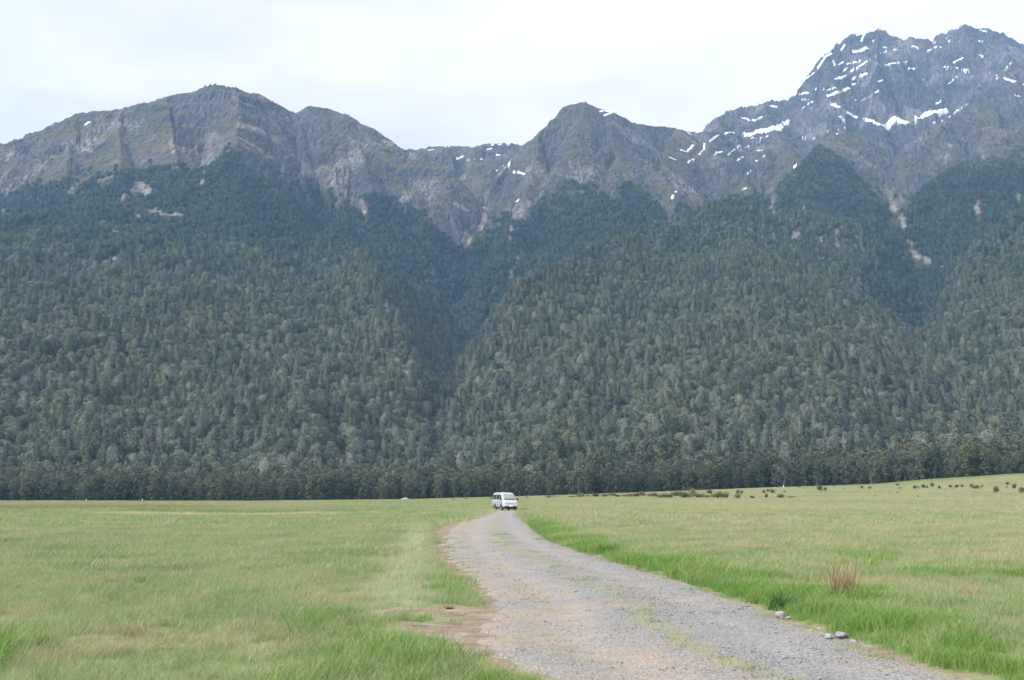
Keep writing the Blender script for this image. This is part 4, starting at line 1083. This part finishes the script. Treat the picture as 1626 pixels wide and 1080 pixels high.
def rounded_stack(levels, seg=5):
    """levels: (z, x_front, x_rear, half_width, corner radius) -> closed shell of rounded rectangles"""
    bm = bmesh.new(); rings = []
    for z, xf, xr, hw, rc in levels:
        ring = []
        for cx, cy, a0 in ((xf - rc, hw - rc, 0), (xr + rc, hw - rc, 90), (xr + rc, -hw + rc, 180), (xf - rc, -hw + rc, 270)):
            for i in range(seg + 1):
                a = R(a0 + 90 * i / seg); ring.append(bm.verts.new((cx + rc * math.cos(a), cy + rc * math.sin(a), z)))
        rings.append(ring)
    n = len(rings[0])
    for a, b in zip(rings, rings[1:]):
        for i in range(n): bm.faces.new((a[i], a[(i + 1) % n], b[(i + 1) % n], b[i]))
    bm.faces.new(rings[0][::-1]); bm.faces.new(rings[-1])
    return bm
# side outline of the body: front face sloping back from the bumper through the short nose into the windscreen
VAN_L = [(.24, 2.02, -2.03, .78, .16), (.42, 2.16, -2.13, .84, .20), (.62, 2.15, -2.14, .85, .20), (.80, 2.11, -2.14, .85, .20), (.95, 2.03, -2.13, .845, .20), (1.04, 1.93, -2.12, .835, .20), (1.10, 1.82, -2.11, .825, .20),
         (1.30, 1.58, -2.08, .80, .18), (1.50, 1.34, -2.04, .77, .17), (1.70, 1.10, -1.99, .735, .17), (1.80, .96, -1.94, .70, .18), (1.87, .72, -1.84, .63, .22), (1.905, .40, -1.6, .5, .25), (1.92, .0, -1.3, .32, .2)]
def lev(z):
    zs = [l[0] for l in VAN_L]
    return [float(np.interp(z, zs, [l[k] for l in VAN_L])) for k in (1, 2, 3)]
def plate_mesh(pts, off, thick=.012):
    """a thin solid panel through 3-D points, pushed out along off"""
    bm = bmesh.new(); o = Vector(off).normalized()
    a = [bm.verts.new(Vector(p) + o * .004) for p in pts]; b = [bm.verts.new(Vector(p) + o * (.004 + thick)) for p in pts]
    bm.faces.new(a[::-1]); bm.faces.new(b); n = len(pts)
    for i in range(n): bm.faces.new((a[i], a[(i + 1) % n], b[(i + 1) % n], b[i]))
    return bm
def side_pt(x, z, s): return (x, s * (lev(z)[2]), z)
def side_panel(x0, x1, x0t, x1t, z0, z1, s):
    zs = np.linspace(z0, z1, 4)
    L = [side_pt(x0 + (x0t - x0) * (z - z0) / (z1 - z0), z, s) for z in zs]
    Rr_ = [side_pt(x1 + (x1t - x1) * (z - z0) / (z1 - z0), z, s) for z in zs]
    return plate_mesh(L + Rr_[::-1], (0, s, .12), .008)
def front_pt(y, z): return (lev(z)[0] - .035 * (abs(y) / .8) ** 2 * 1.0, y, z)
def wheel(parent, x, s, z=.31, r=.31, name='wheel'):
    def ring(prof, mat, nm, par):
        bm = bmesh.new(); N = 28; rows_ = []
        for (rad, w) in prof: rows_.append([bm.verts.new((rad * math.cos(2 * math.pi * i / N), w, rad * math.sin(2 * math.pi * i / N))) for i in range(N)])
        for a, b in zip(rows_, rows_[1:]):
            for i in range(N): bm.faces.new((a[i], a[(i + 1) % N], b[(i + 1) % N], b[i]))
        bm.faces.new(rows_[0]); bm.faces.new(rows_[-1][::-1])
        o = bm_obj(nm, bm, mat, par); return o
    w = bpy.data.objects.new(name, None); COL.objects.link(w); w.parent = parent; w.location = (x, s * .74, z)
    ring([(.2, -.09), (r - .03, -.09), (r, -.06), (r, .06), (r - .03, .09), (.2, .09)], M_TYRE, 'tyre', w)
    ring([(.03, s * .10), (.08, s * .105), (.15, s * .085), (.19, s * .10), (.205, s * .093), (.205, -s * .085), (.1, -s * .085)], M_RIM, 'rim', w)
    return w
def make_van():
    e = bpy.data.objects.new('van', None); COL.objects.link(e)
    tag(e, 'old white van with grey lower side parked at the end of the gravel track', 'van')
    body = bm_obj('body', rounded_stack(VAN_L), M_WHITE, e)
    bv = body.modifiers.new('edge', 'WEIGHTED_NORMAL'); bv.keep_sharp = True
    # grey lower band and skirt, dark discs standing in for wheel-arch shadow
    for s in (-1, 1):
        zs = [.40, .52, .64, .80, .90]
        pts = [side_pt(-2.0, z, s) for z in zs] + [side_pt(1.92, z, s) for z in zs[::-1]]
        o_ = bm_obj('side_moulding', plate_mesh(pts, (0, s, 0), .010), M_GREYP, e, False)
        for wx in (1.42, -.82):
            pts = [(wx + .38 * math.cos(a), s * .852, .31 + .38 * math.sin(a)) for a in np.linspace(-.1, math.pi + .1, 16)]
            bm_obj('arch_shadow', plate_mesh(pts, (0, s, 0), .016), M_TRIM, e, False)
            wheel(e, wx, s)
        # windows, front door to rear
        for (a, b, at, bt) in ((1.50, .72, 1.05, .70), (.60, -.42, .58, -.42), (-.54, -1.34, -.54, -1.33), (-1.46, -2.0, -1.44, -1.88)):
            bm_obj('side_window', side_panel(a, b, at, bt, 1.14, 1.66, s), M_GLASS, e, False)
        dh = bmesh.new(); bmesh.ops.create_cube(dh, size=1, matrix=Matrix.Translation((.62, s * .862, .98)) @ Matrix.Diagonal((.16, .03, .035, 1)))
        bm_obj('door_handle', dh, M_TRIM, e, False)
        # headlamp wraps the corner, amber indicator outboard
        zt, zb = .80, .66
        bm_obj('headlight', plate_mesh([front_pt(s * .40, zb), front_pt(s * .66, zb), front_pt(s * .66, zt), front_pt(s * .40, zt)], (1, 0, .05), .02), M_LAMP, e, False)
        bm_obj('indicator', plate_mesh([(2.075, s * .68, zb), (1.97, s * .80, zb), (1.96, s * .80, zt), (2.055, s * .68, zt)], (1, s * .9, 0), .03), M_ORANGE, e, False)
        mb = bmesh.new(); bmesh.ops.create_cube(mb, size=1, matrix=Matrix.Translation((1.50, s * .97, 1.20)) @ Matrix.Diagonal((.09, .17, .25, 1)))
        bmesh.ops.bevel(mb, geom=mb.edges[:], offset=.02, segments=2, affect='EDGES')
        mv = bmesh.new(); bm_obj('wing_mirror', mb, M_TRIM, e)
        mv.free()
        am = bmesh.new(); bmesh.ops.create_cube(am, size=1, matrix=Matrix.Translation((1.52, s * .86, 1.14)) @ Matrix.Diagonal((.05, .12, .04, 1)))
        bm_obj('mirror_arm', am, M_TRIM, e, False)
    # windscreen follows the slope of the front
    cols = np.linspace(-1, 1, 9); zz = np.linspace(1.13, 1.73, 5); bm = bmesh.new(); g = []
    for z in zz:
        w_ = np.interp(z, (1.13, 1.73), (.72, .60)); g.append([bm.verts.new(Vector(front_pt(c * w_, z)) + Vector((.045, 0, .035))) for c in cols])
    for a, b in zip(g, g[1:]):
        for i in range(8): bm.faces.new((a[i], a[i + 1], b[i + 1], b[i]))
    ws = bm_obj('windscreen', bm, M_SCREEN, e); so = ws.modifiers.new('solid', 'SOLIDIFY'); so.thickness = .03; so.offset = 0
    for yy_ in (-.05, .5):
        wp = bmesh.new(); bmesh.ops.create_cube(wp, size=1, matrix=Matrix.Translation((1.90, yy_ - .2, 1.165)) @ Matrix.Rotation(.12, 4, 'X') @ Matrix.Diagonal((.02, .52, .02, 1)))
        bm_obj('wiper', wp, M_TRIM, e, False)
    bm_obj('grille', plate_mesh([front_pt(-.38, .69), front_pt(.38, .69), front_pt(.38, .77), front_pt(-.38, .77)], (1, 0, .05), .012), M_GREYP, e, False)
    bp = rounded_stack([(.36, 2.20, 1.7, .84, .16), (.40, 2.24, 1.7, .86, .18), (.54, 2.25, 1.7, .865, .18), (.58, 2.21, 1.7, .855, .17)])
    b_ = bm_obj('bumper', bp, M_WHITE, e)
    bm_obj('air_intake', plate_mesh([(2.215, -.62, .345), (2.215, .62, .345), (2.245, .62, .43), (2.245, -.62, .43)], (1, 0, -.1), .02), M_TRIM, b_, False)
    bm_obj('number_plate', plate_mesh([(2.268, -.20, .40), (2.268, .20, .40), (2.272, .20, .52), (2.272, -.20, .52)], (1, 0, 0), .012), M_PLATE, b_, False)
    bm_obj('front_shade_block', rounded_stack([(.15, 2.08, 1.5, .74, .12), (.37, 2.18, 1.5, .82, .15)]), M_TRIM, e)  # dark block added to stand in for the shadow under the front
    ub = rounded_stack([(.15, 1.0, -.5, .62, .1), (.17, 1.9, -1.95, .66, .1), (.32, 2.0, -2.0, .78, .1)]); bm_obj('underbody_shade', ub, M_TRIM, e)  # van floor, made dark and wide to deepen the contact shadow
    bm_obj('rear_bumper', rounded_stack([(.36, -1.7, -2.2, .83, .1), (.56, -1.7, -2.22, .84, .1)]), M_GREYP, e)
    return e
van = make_van()
vy = 111.0; vx = (799.5 - 813) / F_PX / 1.0118 * vy
# track surface carries it: a slight sideways tilt like the crown of the road
van.rotation_euler = (R(-1.2), 0, R(-90 + 18.5))
van.location = (vx + .1, vy + 1.2, float(track_z(np.array([vx]), np.array([vy]))[0]) - .01)

# ------------------------------------------------------------------ the far white car (three-box shape seen from the side)
def make_car():
    e = bpy.data.objects.new('car', None); COL.objects.link(e)
    tag(e, 'tiny white car far away at the edge of the forest, left of the van', 'car')
    bm_obj('body', rounded_stack([(.22, 2.05, -2.05, .78, .2), (.45, 2.15, -2.12, .84, .25), (.72, 2.08, -2.08, .84, .25), (.86, 1.2, -1.75, .80, .22), (1.12, .62, -1.25, .70, .2), (1.36, .22, -.86, .60, .2), (1.42, 0, -.6, .48, .2)]), M_WHITE, e)
    for s in (-1, 1):
        for wx in (1.3, -1.3): wheel(e, wx, s, .30, .30)
        bm_obj('side_window', plate_mesh([(.95, s * .80, .90), (-1.45, s * .80, .90), (-.95, s * .66, 1.27), (.35, s * .66, 1.27)], (0, s, .3), .01), M_GLASS, e, False)
    bm_obj('windscreen', plate_mesh([(1.15, -.62, .90), (1.15, .62, .90), (.45, .52, 1.30), (.45, -.52, 1.30)], (1, 0, 1.4), .01), M_SCREEN, e, False)
    return e
car = make_car()
cy_ = 585.0; cx_ = (643 - 813) / F_PX / 1.0118 * cy_
car.location = (cx_, cy_, float(ground_h(np.array([cx_]), np.array([cy_]))[0]) + .02); car.rotation_euler = (0, 0, R(172))

# ------------------------------------------------------------------ bushes
def bush(name, h, w, n, seed, mat, ragged=.35):
    r = np.random.default_rng(seed); C, Nn, W = [], [], []
    for i in range(9):
        a = r.uniform(0, 6.28); q = r.uniform(0, .55) * w * .5; lr = r.uniform(.25, .42) * w
        c = np.array([q * math.cos(a), q * math.sin(a), r.uniform(.3, .72) * h]); m = n // 9
        d = r.normal(0, 1, (m, 3)); d /= np.linalg.norm(d, axis=1)[:, None]
        C.append(c + d * lr * np.array([1, 1, h / w * .8]) * r.uniform(.5, 1 + ragged, (m, 1))); Nn.append(d); W.append(np.clip(r.uniform(.1, .9) + r.normal(0, .15, m), 0, 1))
    C, Nn, W = map(np.concatenate, (C, Nn, W)); C[:, 2] = np.abs(C[:, 2]) * .95 + .03
    V, F = leaf_quads(C, Nn, .075 * w, r)
    return mesh_np(name, V, F, [mat], True, {'v': np.repeat(W, 4)}, link=False)
def bush_stem(h, seed):
    r = np.random.default_rng(seed)
    parts = [tube_np([(0, 0, -.1), (.02, 0, h * .4), (r.uniform(-.1, .1), .05, h * .8)], [.06, .045, .02], 5)]
    for i in range(4):
        a = r.uniform(0, 6.28); parts.append(tube_np([(0, 0, .05), (.3 * math.cos(a) * h, .3 * math.sin(a) * h, h * .6)], [.035, .012], 4))
    V, F = join(parts); return mesh_np('stem', V, F, [M_BARK], True, link=False)
B_DARK = [(bush('foliage', 1, 1.0, 420, 300 + i, M_SHRUB), bush_stem(1, 310 + i)) for i in range(4)]
B_GREEN = [(bush('foliage', 1, 1.0, 420, 320 + i, M_SHRUBG, .5), bush_stem(1, 330 + i)) for i in range(4)]
ORD = ['', 'second ', 'third ', 'fourth ', 'fifth ', 'sixth ', 'seventh ', 'eighth ', 'ninth ', 'tenth ', 'eleventh ', 'twelfth ', 'thirteenth ', 'fourteenth ', 'fifteenth ', 'sixteenth ', 'seventeenth ', 'eighteenth ', 'nineteenth ', 'twentieth ',
       'twenty-first ', 'twenty-second ', 'twenty-third ', 'twenty-fourth ', 'twenty-fifth ', 'twenty-sixth ', 'twenty-seventh ', 'twenty-eighth ', 'twenty-ninth ', 'thirtieth ', 'thirty-first ', 'thirty-second ', 'thirty-third ', 'thirty-fourth ', 'thirty-fifth ', 'thirty-sixth ', 'thirty-seventh ', 'thirty-eighth ', 'thirty-ninth ', 'fortieth ']
def place_bush(px, py_base, hpx, wpx, kinds_, i, label, group):
    p = flat_hit(px, py_base); m_px = p[1] / F_PX
    src = kinds_[i % len(kinds_)]
    e = bpy.data.objects.new('bush', None); COL.objects.link(e); e.location = (p[0], p[1], p[2] - .03); e.rotation_euler = (0, 0, i * 1.7)
    e.scale = (wpx * m_px, wpx * m_px, hpx * m_px)
    tag(e, label, 'bush', group)
    add_child(src[0], e); add_child(src[1], e, (.7 / max(wpx * m_px, .5),) * 2 + (1,))
k5 = 3.817
OPEN = [(50, 155, 25, 20), (75, 148, 22, 18), (100, 152, 30, 32), (63, 180, 34, 22), (153, 182, 30, 48), (390, 135, 40, 36), (422, 138, 24, 22), (475, 120, 10, 12), (262, 127, 13, 12), (533, 137, 10, 12), (645, 128, 22, 18), (692, 130, 20, 22), (860, 112, 22, 20),
        (875, 133, 13, 24), (965, 127, 25, 24), (987, 127, 15, 14), (1018, 122, 28, 26), (1040, 127, 20, 14), (1070, 113, 34, 26), (1115, 128, 24, 20), (1180, 122, 22, 22), (1220, 122, 24, 24), (1250, 120, 20, 20), (1311, 115, 18, 24), (1335, 127, 26, 60), (1375, 120, 15, 14),
        (1457, 143, 50, 36), (1527, 105, 24, 20), (1525, 128, 12, 14), (1570, 122, 38, 26), (1612, 145, 46, 36), (725, 177, 9, 14), (812, 168, 8, 14), (862, 162, 14, 14), (215, 188, 12, 50), (985, 183, 12, 10), (175, 155, 14, 16)]
k4 = 4.065
OPEN = [(1200 + a / k5, 740 + (b + h * .5) / k5, h / k5, w / k5) for a, b, h, w in OPEN]
OPEN.sort(key=lambda q: -q[0])
for i, (px, py, h, w) in enumerate(OPEN):
    look = 'tall dark' if h > 9 else 'wide low brown' if w > 1.7 * h else 'small dark' if h < 5 else 'dark'
    side_ = '%s bush on the open grass, %sfrom the right edge' % (look, (ORD[i] if i else 'first '))
    place_bush(px, py, h, w * 1.05, B_DARK, i, side_, 'dark bushes scattered over the right of the field')
BAND = [(495, 188, 32, 60), (545, 192, 16, 40), (595, 188, 28, 55), (650, 190, 22, 50), (700, 182, 26, 55), (735, 192, 20, 40), (775, 190, 18, 40), (810, 188, 30, 50), (860, 185, 35, 55), (895, 180, 36, 50), (940, 188, 26, 45), (975, 185, 32, 50), (1010, 195, 26, 50), (1040, 190, 36, 55), (1075, 192, 30, 50), (1110, 180, 34, 60), (1135, 175, 42, 60),
        (1165, 187, 46, 60), (1195, 190, 36, 50), (1222, 172, 62, 56), (1250, 192, 30, 45), (1278, 190, 32, 55), (1310, 195, 24, 50), (1330, 168, 32, 44), (1355, 192, 30, 45), (1388, 186, 50, 56), (1430, 192, 34, 50), (1440, 172, 16, 40), (1510, 166, 32, 24), (1535, 168, 30, 26), (1512, 194, 38, 46), (1603, 200, 22, 32), (1420, 190, 20, 60),
        (440, 197, 12, 60), (290, 198, 20, 34), (330, 196, 10, 40), (150, 202, 12, 26), (110, 204, 8, 20)]
BAND = [(800 + a / k4, 740 + (b + h * .5) / k4, h / k4, w / k4) for a, b, h, w in BAND]
BAND.sort(key=lambda q: q[0])
for i, (px, py, h, w) in enumerate(BAND):
    gb = i % 3 != 1
    place_bush(px, py, h, w, B_GREEN if gb else B_DARK, i, '%s bush, %sfrom the left in the scrubby strip right of the van' % ('olive green' if gb else 'brownish', (ORD[i] if i else 'first ')), 'bushes in the scrubby strip below the forest')
for i, (px, py, h, w, lb) in enumerate([(720, 794.5, 3, 5, 'small dark bush on the field edge left of the van, farther of two'), (740.5, 793.5, 3, 5, 'small dark bush on the field edge touching the left side of the van'), (743.5, 802.5, 3, 4.5, 'low dark clump alone in the grass left of the van'), (664, 795.5, 1.6, 3, 'tiny dark bush beside the far white car'),
                                        (778, 792.5, 3.2, 5, 'small dark bush just behind the rear of the van')]):
    place_bush(px, py, h, w, B_DARK, i, lb, 'small bushes around the van')

# ------------------------------------------------------------------ marker posts
def post(px, py, hpx, mat, label):
    p = flat_hit(px, py); m_px = p[1] / F_PX; h = hpx * m_px; w = max(.05, .9 * m_px) * .5
    e = bpy.data.objects.new('marker_post', None); COL.objects.link(e); e.location = p; tag(e, label, 'post', 'marker posts standing in the field')
    bm = bmesh.new(); bmesh.ops.create_cone(bm, cap_ends=True, segments=8, radius1=w, radius2=w * .85, depth=h + .2, matrix=Matrix.Translation((0, 0, h / 2 - .1))); bm_obj('shaft', bm, mat, e)
    bm = bmesh.new(); bmesh.ops.create_cone(bm, cap_ends=True, segments=8, radius1=w * 1.25, radius2=w * .6, depth=h * .12, matrix=Matrix.Translation((0, 0, h * 1.06))); bm_obj('cap', bm, mat, e)
M_WOODP = paint('weathered_orange_wood', (.42, .22, .11), .8, .2, var=.2)
post(1369, 790, 5.5, M_WOODP, 'short orange-brown post standing in the pale grass at the right')
post(1244, 774.5, 3.2, M_PLATE, 'small white post against the forest above the scattered bushes')
post(137, 795.5, 3, M_PLATE, 'thin white post at the far field edge, leftmost of the two on the left')
post(226, 795.5, 3, M_PLATE, 'thin white post at the far field edge, nearer the middle of the two')

# ------------------------------------------------------------------ tussocks and stones beside the track
def clump(px, py, h, nb, r0, mat, label, name='tussock', seed=0, lean=.35, w=.006, wind=.05):
    p = flat_hit(px, py)
    o = tuft(name, r0, nb, h, w, seed, mat, lean, wind, 3); COL.objects.link(o); o.location = p
    tag(o, label, 'tussock')
    return o
clump(1340, 952, .52, 260, .21, M_RUSH, 'tall dry brown rush clump standing in the grass right of the track', seed=1, lean=.34, w=.010)
clump(1238, 968, .27, 260, .17, M_SEDGE, 'dark green drooping tussock at the right edge of the track', seed=2, lean=.9, w=.008, wind=.3)
clump(1205, 955, .22, 200, .2, M_LUSH, 'bright green leaning tussock just left of the dark drooping one', seed=3, lean=.8, w=.008, wind=.5)
clump(963, 878, .26, 220, .3, M_SEDGE, 'dark green tussock where the right verge meets the middle of the track', seed=4, lean=.7, w=.010)
clump(1375, 948, .14, 120, .16, M_RUSH, 'low flattened dry tussock just right of the tall rush clump', seed=5, lean=1.2)
clump(1535, 950, .2, 120, .2, M_RUSH, 'dry brown tussock in the green grass near the right edge', seed=6, lean=.6)
clump(1255, 942, .16, 90, .14, M_RUSH, 'small dry tussock behind the dark drooping tussock', seed=7, lean=.7)
clump(165, 975, .15, 110, .17, M_RUSH, 'dry brown tussock in the grass at the left', seed=8, lean=.8)
clump(215, 1010, .14, 120, .15, M_RUSH, 'flattened brown tussock in the grass at the lower left', seed=9, lean=1.1)
STN = [(1337, 1014, 24, 'largest pale rounded stone on the right verge of the track'), (1316, 1016, 20, 'dark angular stone touching the left side of the largest pale stone'), (1354, 1017, 13, 'small grey stone right of the largest pale stone'), (1304, 1012, 14, 'small stone left of the dark angular stone'),
       (1240, 981, 22, 'flat pale stone below the dark drooping tussock'), (1252, 979, 10, 'small pale stone right of the flat stone below the tussock'), (1183, 965, 14, 'pale stone at the right verge left of the dark drooping tussock'), (1233, 1006, 8, 'small pale stone lying on the gravel right of centre'),
       (914, 941, 8, 'dark stone lying in the middle of the track'), (1300, 996, 8, 'small stone by the verge above the dark angular stone'), (1288, 1004, 9, 'grey stone at the verge, left end of the row by the largest stone'), (1190, 957, 7, 'tiny pale stone at the verge left of the tussock')]
for i, (px, py, w, lb) in enumerate(STN):
    d = ray(px, py); t = -CAM_Z / d[2]; x0, y0 = d[0] * t, t
    rd_ = float(road_dist(np.array([x0]), np.array([y0]))[0][0]); z0 = float((track_z if rd_ < 0 else ground_h)(np.array([x0]), np.array([y0]))[0])
    o = stone_mesh('stone', 400 + i, 2, M_PALE, .62, link=True, amp=.22); s = w * y0 / F_PX * .95
    o.scale = (s, s * .9, s); o.location = (x0, y0, z0 + s * .12); o.rotation_euler = (0, 0, i * 1.3)
    tag(o, lb, 'stone')
# scraped turf and sods lying on the bare ground
M_SOD = paint('dry_sod', (.16, .105, .065), .95, .1, var=.35, scale=18)
for i, (px, py, w, lb) in enumerate([(825, 1016, 26, 'brown sod lying on the worn soil left of the track'), (1003, 902, 34, 'brown upturned sod at the right edge of the track by the verge'), (712, 965, 22, 'brown sod on the bare patch left of the track'), (1555, 1046, 26, 'dark rough sod in the short grass at the lower right')]):
    d = ray(px, py); t = -CAM_Z / d[2]; o = stone_mesh('sod', 500 + i, 3, M_SOD, .3, link=True, amp=.4); s = w * t / F_PX
    o.scale = (s, s * .8, s * .7); o.location = (d[0] * t, t, float(ground_h(np.array([d[0] * t]), np.array([t]))[0]) + .02); o.rotation_euler = (0, 0, i); tag(o, lb, 'sod')

# ------------------------------------------------------------------ the air
def haze():
    bm = bmesh.new(); bmesh.ops.create_cube(bm, size=1.0)
    me = bpy.data.meshes.new('haze'); bm.to_mesh(me); bm.free()
    o = bpy.data.objects.new('haze', me); COL.objects.link(o)
    o.scale = (10800, 10800, 1960); o.location = (0, 0, -9.5 + 980)
    m = bpy.data.materials.new('valley_air'); m.use_nodes = True; t = m.node_tree; t.nodes.clear()
    out = t.nodes.new('ShaderNodeOutputMaterial'); v = t.nodes.new('ShaderNodeVolumePrincipled')
    v.inputs['Color'].default_value = (.33, .60, 1.0, 1); v.inputs['Density'].default_value = HAZE_DENSITY; v.inputs['Anisotropy'].default_value = 0.0
    t.links.new(v.outputs[0], out.inputs['Volume']); me.materials.append(m)
    tag(o, 'thin blue haze filling the valley air', kind='stuff')
haze()
